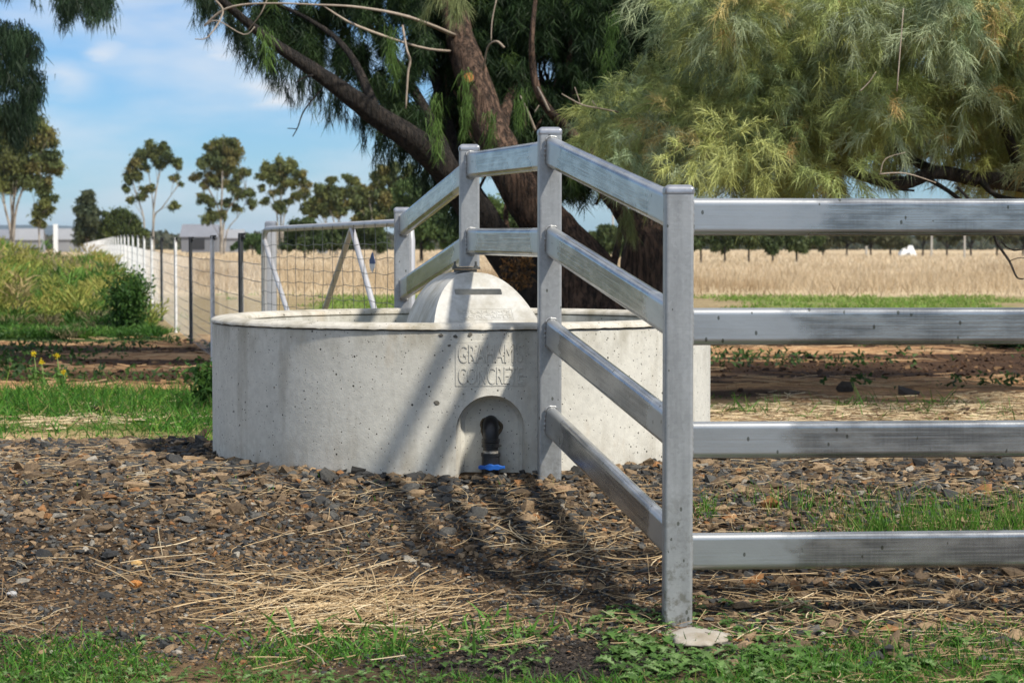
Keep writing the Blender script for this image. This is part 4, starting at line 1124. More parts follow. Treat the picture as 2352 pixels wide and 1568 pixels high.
clump_tree('gum_tree', 'open crowned gum tree with two bare pale stems and thin foliage', 260, K1([(1030, 1010, 40), (1110, 1010, 45), (980, 1050, 50), (1150, 1060, 50), (1060, 1070, 45), (1200, 1110, 45), (940, 1110, 45), (900, 1170, 50), (1230, 1140, 25), (880, 1230, 38), (1010, 1150, 36), (1100, 1140, 36), (960, 1220, 32), (870, 1300, 26), (1200, 1230, 32), (1000, 1310, 36), (970, 1350, 32), (1040, 1290, 30), (1250, 1262, 16), (1190, 1415, 36), (910, 1380, 28)]),
    [T(352, (352, 540, 5), (353, 480, 4), (362, 420, 3), (372, 350, 2)), T(331, (331, 550, 4), (330, 500, 3.5), (318, 460, 3), (300, 400, 2)), T(352, (354, 500, 4), (370, 480, 3), (392, 450, 2), (412, 420, 1.5)), T(352, (352, 480, 3), (345, 420, 2), (335, 360, 2))], gumc, gw, .2, .85)
clump_tree('gum_tree', 'tallest full crowned gum tree in the middle of the far row', 250, K1([(1540, 975, 50), (1470, 1010, 50), (1600, 1000, 50), (1640, 1060, 50), (1530, 1050, 60), (1430, 1080, 46), (1590, 1110, 60), (1490, 1120, 56), (1400, 1140, 44), (1350, 1210, 36), (1440, 1200, 48), (1540, 1190, 56), (1640, 1190, 46), (1700, 1190, 30), (1600, 1260, 54), (1500, 1270, 44), (1420, 1265, 34), (1400, 1360, 46), (1700, 1330, 44), (1640, 1340, 44), (1745, 1395, 34), (1450, 1400, 36), (1560, 1390, 36), (1430, 1500, 50), (1530, 1480, 36), (1630, 1430, 34)]),
    [T(508, (508, 550, 7), (508, 500, 5), (510, 440, 4), (512, 360, 3)), T(508, (508, 520, 5), (498, 470, 4), (470, 420, 2.5)), T(510, (516, 500, 4), (540, 460, 3), (565, 430, 2)), T(514, (522, 530, 3), (545, 500, 2), (562, 470, 1.5))], gumc, gw, .2, .95)
clump_tree('gum_tree', 'dome shaped gum tree with a straight thin stem above the mesh gate', 250, K1([(1930, 1130, 50), (1860, 1160, 48), (2000, 1150, 50), (2050, 1205, 46), (1820, 1205, 38), (1930, 1200, 50), (1870, 1240, 44), (2085, 1270, 44), (2000, 1250, 44), (2110, 1335, 36), (1800, 1290, 26), (1940, 1300, 36), (2050, 1340, 34), (1870, 1320, 26), (1930, 1400, 42), (1830, 1390, 26), (1990, 1380, 26), (1935, 1440, 30)]),
    [T(646, (645, 540, 4.5), (645, 480, 3.5), (644, 400, 2)), T(637, (637, 540, 3.5), (636, 490, 3), (620, 430, 2)), T(648, (652, 500, 3), (672, 460, 2), (690, 420, 1.5))], gumc, gw, .2, .95)
clump_tree('gum_tree', 'ragged spreading gum tree between the dome shaped gum and the dense trees', 230, K6([(870, 290, 46), (1060, 270, 56), (1130, 310, 56), (720, 400, 66), (800, 450, 66), (1000, 430, 76), (920, 480, 76), (700, 560, 56), (780, 600, 76), (600, 600, 56), (900, 600, 66), (1050, 560, 60), (1000, 650, 46), (640, 700, 50), (560, 640, 46), (1100, 420, 60), (850, 390, 50), (680, 520, 56), (760, 520, 60), (860, 560, 60), (960, 560, 60), (1120, 520, 60), (820, 680, 50), (700, 640, 50), (930, 680, 50)]),
    [T(770, (770, 540, 4), (765, 500, 3), (745, 460, 2)), T(775, (778, 510, 3.5), (790, 470, 2.5), (800, 430, 1.5)), T(760, (750, 520, 3), (735, 490, 2))], gumc, gw, .2, 1.0)
clump_tree('gum_tree', 'broad brown green gum tree rising left of the dark leaning trunk', 200, K6([(1350, 250, 50), (1480, 180, 80), (1600, 150, 70), (1750, 200, 80), (1560, 260, 86), (1400, 400, 86), (1500, 500, 100), (1300, 500, 86), (1250, 420, 76), (1200, 640, 80), (1280, 720, 80), (1400, 620, 90), (1700, 330, 90), (1150, 760, 60), (1620, 420, 90), (1560, 600, 90), (1480, 720, 90), (1330, 640, 80), (1120, 560, 70), (1200, 540, 70), (1420, 300, 70), (1600, 520, 90), (1560, 740, 90)]),
    [T(868, (868, 540, 6), (870, 480, 4), (885, 420, 3)), T(860, (856, 520, 4), (850, 470, 3))], gumc, gw, .2, 1.15)
clump_tree('round_tree', 'dense dark green casuarina like tree behind the gate end post', 130, K6([(1720, 380, 95), (1850, 340, 100), (1950, 450, 130), (1700, 560, 110), (1900, 620, 150), (2050, 600, 140), (1780, 760, 140), (2000, 850, 150), (2150, 750, 120), (2200, 950, 120), (1900, 1000, 120), (1730, 930, 110), (2350, 850, 120), (2300, 1020, 100)]),
    [T(968, (968, 550, 7), (970, 480, 5), (975, 420, 3))], [(.075, .125, .04), (.10, .155, .05), (.06, .10, .035)], [2, 2, 1], .13, 1.3, m_bark_dark)
clump_tree('bush', 'low dark green bush on the paddock edge behind the left half of the gate', 170, K6([(430, 850, 80), (550, 830, 90), (670, 870, 90), (400, 980, 90), (560, 1000, 110), (700, 1010, 100), (800, 950, 80), (850, 1040, 80), (360, 1050, 60), (900, 900, 80), (980, 860, 80), (1080, 900, 90), (1180, 880, 90), (1300, 860, 90), (1000, 1000, 90), (1150, 1010, 90), (1300, 1000, 90), (1420, 900, 80), (1430, 1010, 90)]),
    [T(700, (700, 560, 4), (700, 545, 3))], [(.06, .095, .03), (.085, .12, .04)], [1, 1], .16, 1.3, m_bark_dark, branches=False)
clump_tree('bush', 'small green bush on the paddock edge behind the pale gate post', 190, [(570, 545, 12), (585, 552, 16), (600, 548, 12), (560, 562, 14), (595, 566, 16), (540, 566, 10)],
    [T(580, (580, 570, 3), (580, 560, 2))], [(.07, .12, .035)], [1], .16, 1.3, m_bark_dark, branches=False)
clump_tree('round_tree', 'pale green bushy tree glimpsed between the dark leaning trunks', 90, [(1130, 470, 34), (1180, 500, 36), (1110, 520, 36), (1150, 545, 40), (1210, 540, 34), (1220, 480, 26), (1080, 560, 30), (1190, 575, 30)],
    [T(1160, (1160, 560, 8), (1160, 520, 5))], [(.12, .18, .05), (.09, .14, .05)], [1, 1], .10, 1.2, m_bark_dark)
# far line of trees seen under the top rail
ords = ['first', 'second', 'third', 'fourth', 'fifth', 'sixth', 'seventh', 'eighth', 'ninth', 'tenth', 'eleventh', 'twelfth', 'thirteenth', 'fourteenth', 'fifteenth', 'sixteenth']
xx = [1395, 1440, 1610, 1665, 1720, 1775, 1830, 1890, 1945, 2000, 2045, 2120, 2175, 2230, 2290, 2350]
for i, x in enumerate(xx):
    Yt = 150 if i < 7 else 240
    ttop = (515, 530, 505, 500, 510, 520, 530, 545, 520, 505, 535, 512, 500, 520, 510, 505)[i]
    hh = 575-ttop; cl = []
    for k in range(9): cl.append((x+rng.normal()*20, ttop+hh*rng.uniform(.12, .95 if i < 7 else .62), rng.uniform(10, 19)))
    cl.append((x, ttop+12, 14))
    clump_tree('round_tree' if i < 7 else 'gum_tree', '%s tree from the left in the far line seen beneath the top rail' % ords[i], Yt, cl, [T(x, (x, 570, 4), (x+2, ttop+20, 2))],
               [(.07, .10, .035), (.095, .125, .045)] if i < 7 else [(.10, .115, .05), (.12, .12, .055)], [1, 1], .17, 1.2, m_bark_dark, group='trees in the far line', branches=i >= 7)
# one continuous far-off wood under the hills
nW = 42000
Yw = rng.uniform(700, 1100, nW); pxw = rng.uniform(-900, 3400, nW)
hgt = 3.5+4.5*fbm(pxw/60, Yw/200, 101, 3); zz = rng.uniform(0, 1, nW)**.8*hgt
basew = np.stack([(pxw-1176)/F*Yw, Yw, zz], -1)
V_, F_, C_ = ribbons(basew, norm(rng.normal(size=(nW, 3))), rng.uniform(1.2, 2.6, nW), rng.uniform(1.2, 2.6, nW), np.full(nW, .2), pick([(.06, .075, .045), (.085, .09, .055)], [1, 1], nW))
set_props(np_mesh('far_wood', V_, F_, m_leaf, colr=C_), 'dark far-off wood along the foot of the hills', 'wood', kind='stuff')

# ------------------------------------------------------------------ sheds, poles, shelter in the distance
m_roof = simple('shed_roof', (.27, .28, .30), .7, .0, vscale=.5, var=.08); m_wallg = simple('shed_wall', (.25, .26, .28), .6, vscale=.5, var=.1)
m_darko = simple('dark_opening', (.03, .032, .035), .9); m_greenp = simple('green_panel', (.10, .20, .10), .6); m_white = simple('white_paint', (.78, .80, .80), .6, var=.05)
m_roof_dark = simple('dark_shed_roof', (.20, .21, .24), .5, vscale=.5, var=.1)
def shed(label, x0, x1, yt, ye, yb, Ys, mr=m_roof, mw=m_wallg, openings=(), extra=None):
    A_ = P(x0, yt, Ys); B_ = P(x1, yb, Ys); ze = P(0, ye, Ys).z; cx = (A_.x+B_.x)/2; W = B_.x-A_.x; D = W*.55
    o_ = thing('farm_shed', label, 'shed', (cx, Ys+D/2, 0))
    mb = MB(); box(mb, (cx, Ys+D/2, (ze-.1)/2), W*.985, D*.97, ze+.1); mb.build('wall', mw, o_)
    mb = MB(); zr_ = A_.z; e = .25
    vs = [(A_.x-e, Ys-e, ze), (B_.x+e, Ys-e, ze), (B_.x, Ys+D/2, zr_), (A_.x, Ys+D/2, zr_), (A_.x-e, Ys+D+e, ze), (B_.x+e, Ys+D+e, ze)]
    vs2 = [(a_, b_, c_+.12) for a_, b_, c_ in vs]
    fs = [(0, 1, 2, 3), (3, 2, 5, 4)]; fs += [tuple(i+6 for i in f) for f in fs]; fs += [(0, 1, 7, 6), (4, 5, 11, 10), (0, 3, 9, 6), (3, 4, 10, 9), (1, 2, 8, 7), (2, 5, 11, 8)]
    mb.add(vs+vs2, fs); mb.build('roof', mr, o_)
    for X_ in (A_.x+.1, B_.x-.1):
        mb = MB(); vs = [(X_+k, y_, z_) for k in (-.05, .05) for y_, z_ in ((Ys+.1, ze), (Ys+D-.1, ze), (Ys+D/2, zr_-.05))]
        mb.add(vs, [(0, 1, 2), (5, 4, 3), (0, 1, 4, 3), (1, 2, 5, 4), (2, 0, 3, 5)]); mb.build('gable', mw, o_)
    for (a_, b_, c_, d_, m_) in openings:
        p0 = P(a_, c_, Ys); p1 = P(b_, d_, Ys); z1 = max(p1.z, .02)
        mb = MB(); box(mb, ((p0.x+p1.x)/2, Ys+D*.015-.05, (p0.z+z1)/2), p1.x-p0.x, .2, p0.z-z1); mb.build('doorway', m_, o_)
    return o_
shed('long pale grey roofed farm shed behind the stems of the leftmost gum', 28, 97, 526, 552, 580, 430, openings=((42, 94, 569, 579, m_darko),))
s2 = shed('pale grey farm shed with a small white tower beside the cone shaped tree', 124, 186, 526, 551, 576, 450)
p0 = P(126, 515, 449); p1 = P(134, 545, 449); mb = MB(); box(mb, ((p0.x+p1.x)/2, 448, (p0.z)/2), (p1.x-p0.x), 1.2, p0.z); mb.build('tower', m_white, s2)
shed('dark roofed farm shed with a green panel at the picture left edge', -60, 26, 528, 549, 580, 460, m_roof_dark, m_wallg, ((-40, 24, 553, 566, m_greenp),))
shed('dark grey farm shed half hidden behind the tallest gum', 415, 500, 516, 545, 575, 420, m_roof_dark, simple('dark_wall', (.17, .18, .2), .7), ((440, 470, 548, 572, m_darko),))
shed('light roofed farm shed right of the tallest gum behind the dark pickets', 505, 560, 528, 548, 575, 440)
shed('small pale shed seen through the upper gate mesh', 728, 752, 545, 558, 577, 330)
for (px_, y0, Yp_, lb) in ((2216, 500, 180, 'pale bare pole in the paddock furthest to the right under the top rail'), (1408, 470, 200, 'slim pale pole framed between the second post and the rough trunk'), (2140, 520, 230, 'pale pole beside the white shelter'), (1990, 520, 260, 'thin grey pole left of the white shelter')):
    p1 = P(px_, y0, Yp_); mb = MB(); r = 2.3*Yp_/F
    tube_limb(mb, [(p1.x, Yp_, -.2, r*1.1), (p1.x, Yp_, p1.z*.5, r), (p1.x, Yp_, p1.z, r*.8)], n=8, rough=.03)
    box(mb, (p1.x, Yp_-.1, p1.z-.3), 1.1, .1, .12)
    o_ = mb.build('pole', simple('pole_wood', (.42, .40, .36), .8), None, True, loc=(p1.x, Yp_, 0)); set_props(o_, lb, 'pole')
p0 = P(2084, 580, 255); sh = thing('shelter', 'small white shelter standing in the dry paddock under the top rail', 'shelter', (p0.x, 255, 0))
mb = MB(); s_ = 255/F; zt_ = P(0, 564, 255).z
vs = [(p0.x-20*s_, 254, 0), (p0.x+20*s_, 254, 0), (p0.x+20*s_, 256, 0), (p0.x-20*s_, 256, 0), (p0.x-12*s_, 254.4, zt_), (p0.x+10*s_, 254.4, zt_), (p0.x+10*s_, 255.6, zt_), (p0.x-12*s_, 255.6, zt_)]
mb.add(vs, [(3, 2, 1, 0), (4, 5, 6, 7), (0, 1, 5, 4), (1, 2, 6, 5), (2, 3, 7, 6), (3, 0, 4, 7)]); mb.build('canopy', m_white, sh, bevel=.06)
mb = MB(); box(mb, (p0.x, 254, .22), 6*s_, .3, .5); mb.build('doorway', m_wallg, sh)

# ------------------------------------------------------------------ ground cover : paddock grass, weeds, grass, straw, gravel
def hz(x, y): return height(x, y)
# tall dry grass of the paddock
n_ = 150000
Yf = 50*np.exp(rng.uniform(0, 1, n_)**1.15*math.log(330/50)); u_ = rng.uniform(-.34, .34, n_); Xf = u_*Yf
dn = fbm(Xf*.22, Yf*.09, 111, 3); ok = (Xf > fl(Yf)+.8) | (Yf > 75) & (Xf < fl(Yf)-1.5); ok &= rng.uniform(0, 1, n_) < np.clip((Yf-50)/16, .10, 1)
Xf, Yf, dn = Xf[ok], Yf[ok], dn[ok]; n_ = len(Xf)
hgt = (.08+.62*dn**1.3+.30*rng.uniform(0, 1, n_)**3)*np.clip((Yf-46)/8, .4, 1)
cf = pick([(.64, .53, .37), (.53, .41, .26), (.42, .30, .19), (.72, .62, .46)], [4, 2, .8, 2], n_, .15)
rust = smooth(.44, .62, fbm(Xf*.20, Yf*.10, 113, 4))[:, None]*np.clip((150-Yf)/70, 0, 1)[:, None]
cf = cf*(.8+.4*fbm(Xf*.3, Yf*.12, 117, 3))[:, None]
nearf = (.55*(1-smooth(54, 95, Yf+30*(fbm(Xf*.1, Yf*.05, 119)-.5))))[:, None]; cf = cf*(1-nearf)+np.array([.44, .33, .20])*nearf
cf = cf*(1-rust*.55)+np.array([.30, .20, .10])*rust*.55
d_ = norm(np.stack([rng.normal(size=n_)*.42, rng.normal(size=n_)*.3, np.ones(n_)], -1))
V_, F_, C_ = ribbons(np.stack([Xf, Yf, hz(Xf, Yf)-.02], -1), d_, hgt, .014*(Yf/50)**.9*rng.uniform(.6, 1.8, n_), np.full(n_, .12), cf)
set_props(np_mesh('dry_grass', V_, F_, m_straw, colr=C_), 'tall straw coloured dry grass filling the paddock', 'grass', kind='stuff')

# weeds left of the wire fence
K = 1600
Yk = 27.7*np.exp(rng.uniform(0, 1, K)*math.log(80/27.7)); lo = -.27*Yk-2; hi = fl(Yk)-.3
Xk = lo+(hi-lo)*rng.uniform(0, 1, K)**.9
ht = .14+1.15*smooth(28.2, 32, Yk+2.5*(fbm(Xk*.6, Yk*.6, 121)-.5))*(-.15+1.6*fbm(Xk*.6, Yk*.35, 123, 3))*rng.uniform(.35, 1.6, K)
ht = ht*(1-.42*smooth(-4.5, -1.5, Xk-hi))*.92; wk = rng.uniform(.16, .42, K)
pal = np.array([(.40, .37, .09), (.30, .33, .07), (.13, .25, .04), (.06, .15, .025), (.24, .21, .11), (.44, .34, .16)])
ysel = fbm(Xk*.45, Yk*.35, 125, 3); wgt = np.stack([smooth(.3, .5, ysel)*4*(ht > .35), smooth(.25, .45, ysel)*3.5*(ht > .28), np.full(K, 1.2), 2.2*(1-smooth(.4, .6, ysel))+2*(ht < .35), np.full(K, .7), .6*(ht > .5)], 1)
wgt /= wgt.sum(1)[:, None]; ck = pal[(wgt.cumsum(1) < rng.uniform(0, 1, (K, 1))).sum(1)]*(1+.2*rng.uniform(-1, 1, (K, 1)))
idx = np.repeat(np.arange(K), 130); n_ = len(idx); t_ = rng.uniform(0, 1, n_)
th = rng.uniform(0, 6.283, n_); rr_ = wk[idx]*(.25+.75*t_)*rng.uniform(0, 1, n_)**.6
b_ = np.stack([Xk[idx]+rr_*np.cos(th), Yk[idx]+rr_*np.sin(th), 0*t_], -1); b_[:, 2] = hz(b_[:, 0], b_[:, 1])+t_**.8*ht[idx]
low = (1-t_)[:, None]*.6*(ht[idx] > .3)[:, None]; c_ = ck[idx]*(1-low)+np.array([.07, .13, .03])*low; c_ = c_*(1+.25*rng.uniform(-1, 1, (n_, 1)))
V_, F_, C_ = ribbons(b_, norm(np.stack([np.cos(th)*.5+rng.normal(size=n_)*.3, np.sin(th)*.5, np.ones(n_)*.9], -1)), rng.uniform(.05, .2, n_)*(1+.9*(ht[idx] > .5)), rng.uniform(.012, .028, n_)*(Yk[idx]/30)**.7, np.full(n_, .4), c_)
set_props(np_mesh('weeds', V_, F_, m_grass, colr=C_), 'thick yellow green weeds growing along the left of the wire fence', 'weeds', kind='stuff')

def leafy_bush(name, label, cat, x, y, w_, h_, n_, colors, wts, leaf=.045):
    o_ = thing(name, label, cat, (x, y, 0)); z0 = float(hz(x, y))
    mb = MB()
    ends_ = []
    for k in range(9):
        a_ = rng.uniform(0, 6.28); e = (x+math.cos(a_)*w_*.38*rng.uniform(.3, 1), y+math.sin(a_)*w_*.38, z0+h_*rng.uniform(.6, .98), .003)
        tube_limb(mb, [(x, y, z0-.03, .012), (x*.5+e[0]*.5, y*.5+e[1]*.5, z0+h_*.35, .008), e], n=5, sub=3); ends_.append(e[:3])
    mb.build('stem', simple('green_stem', (.10, .16, .05), .7), o_, True)
    ends_ = np.array(ends_); k = rng.integers(0, len(ends_), n_); t_ = rng.uniform(.1, 1.05, (n_, 1))
    b_ = np.array([x, y, z0])*(1-t_)+ends_[k]*t_+rng.normal(size=(n_, 3))*np.array([w_*.14, w_*.14, h_*.09])
    b_[:, 2] = np.maximum(b_[:, 2], z0+.01)
    V_, F_, C_ = ribbons(b_, norm(rng.normal(size=(n_, 3))+np.array([0, 0, .3])), rng.uniform(.7, 1.5, n_)*leaf*1.6, rng.uniform(.7, 1.3, n_)*leaf, np.full(n_, .5), pick(colors, wts, n_))
    np_mesh('foliage', V_, F_, m_grass, o_, C_); return o_
leafy_bush('bush', 'dark green leafy bush against the wire fence at left', 'bush', (292-1176)/F*29, 29.0, .66, .80, 4200, [(.035, .09, .02), (.055, .13, .025), (.10, .20, .045)], [2, 2, 1.2], .034)
leafy_bush('bush', 'low dark green weed bush at the right edge between the second and third rails', 'bush', (2310-1176)/F*25.5, 25.5, 1.0, .26, 4200, [(.03, .075, .02), (.05, .11, .025)], [2, 1], .03)
leafy_bush('bush', 'small leafy weed beside the left base of the trough', 'bush', (478-1176)/F*15.6, 15.6, .28, .36, 900, [(.06, .14, .03), (.10, .20, .04)], [1, 1], .03)
for i, (px_, py_, hpx, lb) in enumerate(((80, 893, 66, 'leftmost tall yellow flowered mustard stalk on the left grass strip'), (97, 890, 46, 'middle yellow flowered mustard stalk on the left grass strip'), (133, 888, 62, 'slender yellow flowered mustard stalk right of its neighbours on the left grass'), (147, 893, 24, 'shortest yellow flowered mustard plant on the left grass strip'))):
    Yq = 18.0; b0 = P(px_, py_, Yq); o_ = thing('mustard_plant', lb, 'flower', (b0.x, Yq, 0), 'yellow mustard plants'); h_ = hpx*Yq/F+.05; z0 = float(hz(b0.x, Yq))
    mb = MB(); tube_limb(mb, [(b0.x, Yq, z0-.02, .006), (b0.x+.01, Yq, z0+h_*.5, .005), (b0.x-.006, Yq, z0+h_, .003)], n=6, sub=3)
    mb.build('stem', simple('pale_stem', (.22, .30, .10), .7), o_, True)
    n_ = 70; V_, F_, C_ = ribbons(np.array([b0.x-.006, Yq, z0+h_])+rng.normal(size=(n_, 3))*np.array([.010, .010, .010]), norm(rng.normal(size=(n_, 3))), np.full(n_, .014), np.full(n_, .010), np.full(n_, .1), pick([(.72, .58, .03)], [1], n_)); np_mesh('flower', V_, F_, m_grass, o_, C_)
    n_ = 30; V_, F_, C_ = ribbons(np.array([b0.x, Yq, z0+h_*.35])+rng.normal(size=(n_, 3))*np.array([.015, .015, h_*.16]), norm(rng.normal(size=(n_, 3))), np.full(n_, .06), np.full(n_, .022), np.full(n_, .4), pick([(.12, .24, .05)], [1], n_)); np_mesh('leaf', V_, F_, m_grass, o_, C_)

# trough footprint test
def out_trough(x, y, pad=.02): return (x-TX)**2+(y-TY)**2 > (TR+pad)**2
def grass_patch(n_, sampler, hr, wr, colors, wts, lean=.35, droop=.5):
    x, y, hs = sampler(n_); ok = out_trough(x, y); x, y, hs = x[ok], y[ok], hs[ok]; n_ = len(x)
    d_ = norm(np.stack([rng.normal(size=n_)*lean, rng.normal(size=n_)*lean, np.ones(n_)], -1))
    return ribbons(np.stack([x, y, hz(x, y)-.005], -1), d_, rng.uniform(*hr, n_)*hs, rng.uniform(*wr, n_), rng.uniform(0, droop, n_), pick(colors, wts, n_), segs=3)
gcol = [(.065, .19, .02), (.10, .26, .03), (.035, .11, .015), (.20, .31, .05), (.36, .29, .12)]; gwt = [3, 3, 3, .9, .6]
def samp_band(n_):                            # strip of grass left of the trough (and a little right)
    y = rng.uniform(11.8, 18.0, n_); x = rng.uniform(-.27, .27, n_)*y
    dn_ = fbm(x*.9, y*.9, 131, 3); yn = y+1.2*(fbm(x*1.1, y*0, 173, 3)-.5)
    wl = np.where(x < -.6, np.maximum(smooth(13.6, 14.6, yn), .07)*(1-smooth(17.2, 17.9, y)), .30*smooth(.44, .60, fbm(x*1.3, y*1.1, 183, 3))*(.25+.75*(x < 2.6))*smooth(12, 12.6, y)*(1-smooth(16, 17.2, y)))
    wl = np.maximum(wl, np.where((x < -1.6) & (x > -2.6) & (y > 12.6), .4*smooth(.5, .6, fbm(x*2, y*2, 175, 3)), 0))
    ok = rng.uniform(0, 1, n_) < wl*(smooth(.20, .45, dn_)); return x[ok], y[ok], .6+.8*dn_[ok]
def samp_right(n_):                           # tufts between the lower rails at right
    y = rng.uniform(7.25, 7.95, n_); x = rng.uniform(.62, 2.4, n_); dn_ = fbm(x*2.4, y*2.4, 133, 3)
    wl = smooth(.40, .78, .5*dn_+.5*fbm(x*7, y*9, 177, 2)+.26*smooth(.9, 2.1, x))*(1-smooth(7.6, 7.95, y)*.9); ok = rng.uniform(0, 1, n_) < wl; return x[ok], y[ok], .6+.8*dn_[ok]
def samp_front(n_):                           # bottom edge of the frame
    y = rng.uniform(5.5, 7.0, n_); x = rng.uniform(-1.75, 1.9, n_); dn_ = fbm(x*2.2, y*2.2, 135, 3)
    edge_ = 6.42+.16*(fbm(x*1.5, y*0, 137, 3)-.5)*2+.20*smooth(.2, 1.1, x)+.10*np.exp(-((x+.35)/.25)**2)
    wl = (1-smooth(edge_-.22, edge_+.08, y))*smooth(.34, .52, dn_+.12*(1-smooth(5.9, 6.25, y))-.10*smooth(.45, .8, x)*smooth(6.0, 6.2, y)); wl = wl*(1-np.clip(1.4*np.exp(-(((x-.12)/.40)**2+((y-6.12)/.26)**2)**2), 0, 1))
    ok = rng.uniform(0, 1, n_) < wl; return x[ok], y[ok], .5+.9*dn_[ok]
def samp_far(n_):                             # green patches short of the paddock grass
    y = rng.uniform(31, 52, n_); x = rng.uniform(-.27, .30, n_)*y; ok = (x > fl(y)+.2) & (fbm(x*.35, y*.14, 51)+.6*fbm(x*1.1, y*.5, 52)-.3 > .50); return x[ok], y[ok], np.ones(ok.sum())
def samp_scatter(n_):
    y = rng.uniform(6.3, 26, n_); x = rng.uniform(-.27, .27, n_)*y; ok = fbm(x*1.6, y*1.6, 139, 3) > .60; return x[ok], y[ok], np.full(ok.sum(), .7)
pr_ = [grass_patch(90000, samp_band, (.08, .24), (.005, .011), gcol, gwt, .75, 1.0),
       grass_patch(9000, samp_right, (.06, .15), (.0022, .0045), [(.07, .19, .02), (.11, .26, .03), (.22, .30, .08), (.42, .34, .16)], [3, 3, .6, .4], .3, .5),
       grass_patch(46000, samp_front, (.02, .09), (.0025, .0065), gcol, gwt, .7, 1.0),
       grass_patch(34000, samp_far, (.06, .16), (.015, .035), [(.16, .27, .04), (.22, .33, .06), (.30, .32, .10)], [2, 2, 1], .6),
       grass_patch(4200, samp_scatter, (.03, .10), (.003, .006), gcol, gwt, .5)]
# a few broad lush blades at the bottom
nb = 260; xb = np.concatenate([rng.normal(-.42, .26, 200), rng.normal(-.02, .1, 60)]); yb = np.concatenate([rng.normal(6.38, .12, 200), rng.normal(6.5, .06, 60)])
pr_.append(ribbons(np.stack([xb, yb, hz(xb, yb)-.005], -1), norm(np.stack([rng.normal(size=nb)*.5, rng.normal(size=nb)*.4-.1, np.ones(nb)], -1)), rng.uniform(.07, .16, nb), rng.uniform(.006, .013, nb), rng.uniform(.2, .9, nb), pick([(.08, .20, .03), (.12, .27, .04)], [1, 1], nb), segs=4))
V_, F_, C_ = merge(pr_); set_props(np_mesh('grass', V_, F_, m_grass, colr=C_), 'green grass tufts round the trough and along the front', 'grass', kind='stuff')

# lobed weed leaves in the foreground
def lobed(n_seg=9):
    L_, R_ = [], []
    for i in range(n_seg+1):
        t_ = i/n_seg; w_ = math.sin(math.pi*min(1, t_*.92+.06))*.24*(1.25 if i % 2 else .42); L_.append((-w_, t_+(.04 if i % 2 else 0))); R_.append((w_, t_+(.04 if i % 2 else 0)))
    pts = [(0, -.15)]; ctrl = [(0, i/n_seg) for i in range(n_seg+1)]
    v = []; f = []
    for i in range(n_seg+1): v += [L_[i], ctrl[i], R_[i]]
    for i in range(n_seg): a_ = 3*i; f += [(a_, a_+1, a_+4), (a_, a_+4, a_+3), (a_+1, a_+2, a_+5), (a_+1, a_+5, a_+4)]
    return np.array(v), np.array(f)
lv_, lf_ = lobed()
def leaves(x, y, size, colors, wts):
    n_ = len(x); a_ = rng.uniform(0, 6.283, n_); el = rng.uniform(.05, .75, n_); k = len(lv_)
    u_ = lv_[:, 0][None]*size[:, None]; v_ = lv_[:, 1][None]*size[:, None]
    z_ = np.sin(el)[:, None]*v_-1.0*(v_**2)/size[:, None]*.45+np.abs(u_)*.35+.012
    h_ = np.cos(el)[:, None]*v_
    X_ = x[:, None]+h_*np.cos(a_)[:, None]-u_*np.sin(a_)[:, None]; Y_ = y[:, None]+h_*np.sin(a_)[:, None]+u_*np.cos(a_)[:, None]
    Z_ = np.maximum(z_, .004)+hz(x, y)[:, None]
    V_ = np.stack([X_, Y_, Z_], -1).reshape(-1, 3); F_ = ((np.arange(n_)*k)[:, None, None]+lf_[None]).reshape(-1, 3)
    return V_, F_, np.repeat(pick(colors, wts, n_), k, 0)
def clus(n_, xr, yr, seed, th):
    x = rng.uniform(*xr, n_); y = rng.uniform(*yr, n_); ok = fbm(x*2.6, y*2.6, seed, 3) > th; return x[ok], y[ok]
lp_ = []
for (n_, xr, yr, sd_, th, s0, s1) in ((2200, (.25, 1.8), (5.6, 6.62), 141, .49, .03, .08), (1300, (-1.6, .1), (5.6, 6.45), 143, .46, .02, .05), (260, (0, 1.0), (6.4, 6.85), 145, .45, .03, .06)):
    x, y = clus(n_, xr, yr, sd_, th); lp_.append(leaves(x, y, rng.uniform(s0, s1, len(x)), [(.10, .20, .045), (.16, .27, .08), (.22, .33, .13), (.07, .14, .03)], [3, 2, 1.2, 2]))
V_, F_, C_ = merge(lp_); set_props(np_mesh('broadleaf_weeds', V_, F_, m_grass, colr=C_), 'low lobed broadleaf weeds along the front of the gravel', 'weeds', kind='stuff')
# low dark weeds scattered on the bare soil
n_ = 14000; y = rng.uniform(18, 27.4, n_); x = rng.uniform(-.27, .27, n_)*y
ok = fbm(x*.9, y*1.1, 147, 3)+.10*(y > 25)*(x < 0) > .60; x, y = x[ok], y[ok]; n_ = len(x)
V_, F_, C_ = ribbons(np.stack([x, y, hz(x, y)+rng.uniform(0, .1, n_)], -1), norm(np.stack([rng.normal(size=n_)*.8, rng.normal(size=n_)*.8, np.ones(n_)], -1)), rng.uniform(.04, .12, n_), rng.uniform(.02, .04, n_), np.full(n_, .4), pick([(.05, .11, .025), (.09, .17, .04), (.03, .07, .02)], [2, 1, 2], n_))
set_props(np_mesh('soil_weeds', V_, F_, m_grass, colr=C_), 'small dark weeds scattered over the bare soil strip', 'weeds', kind='stuff')

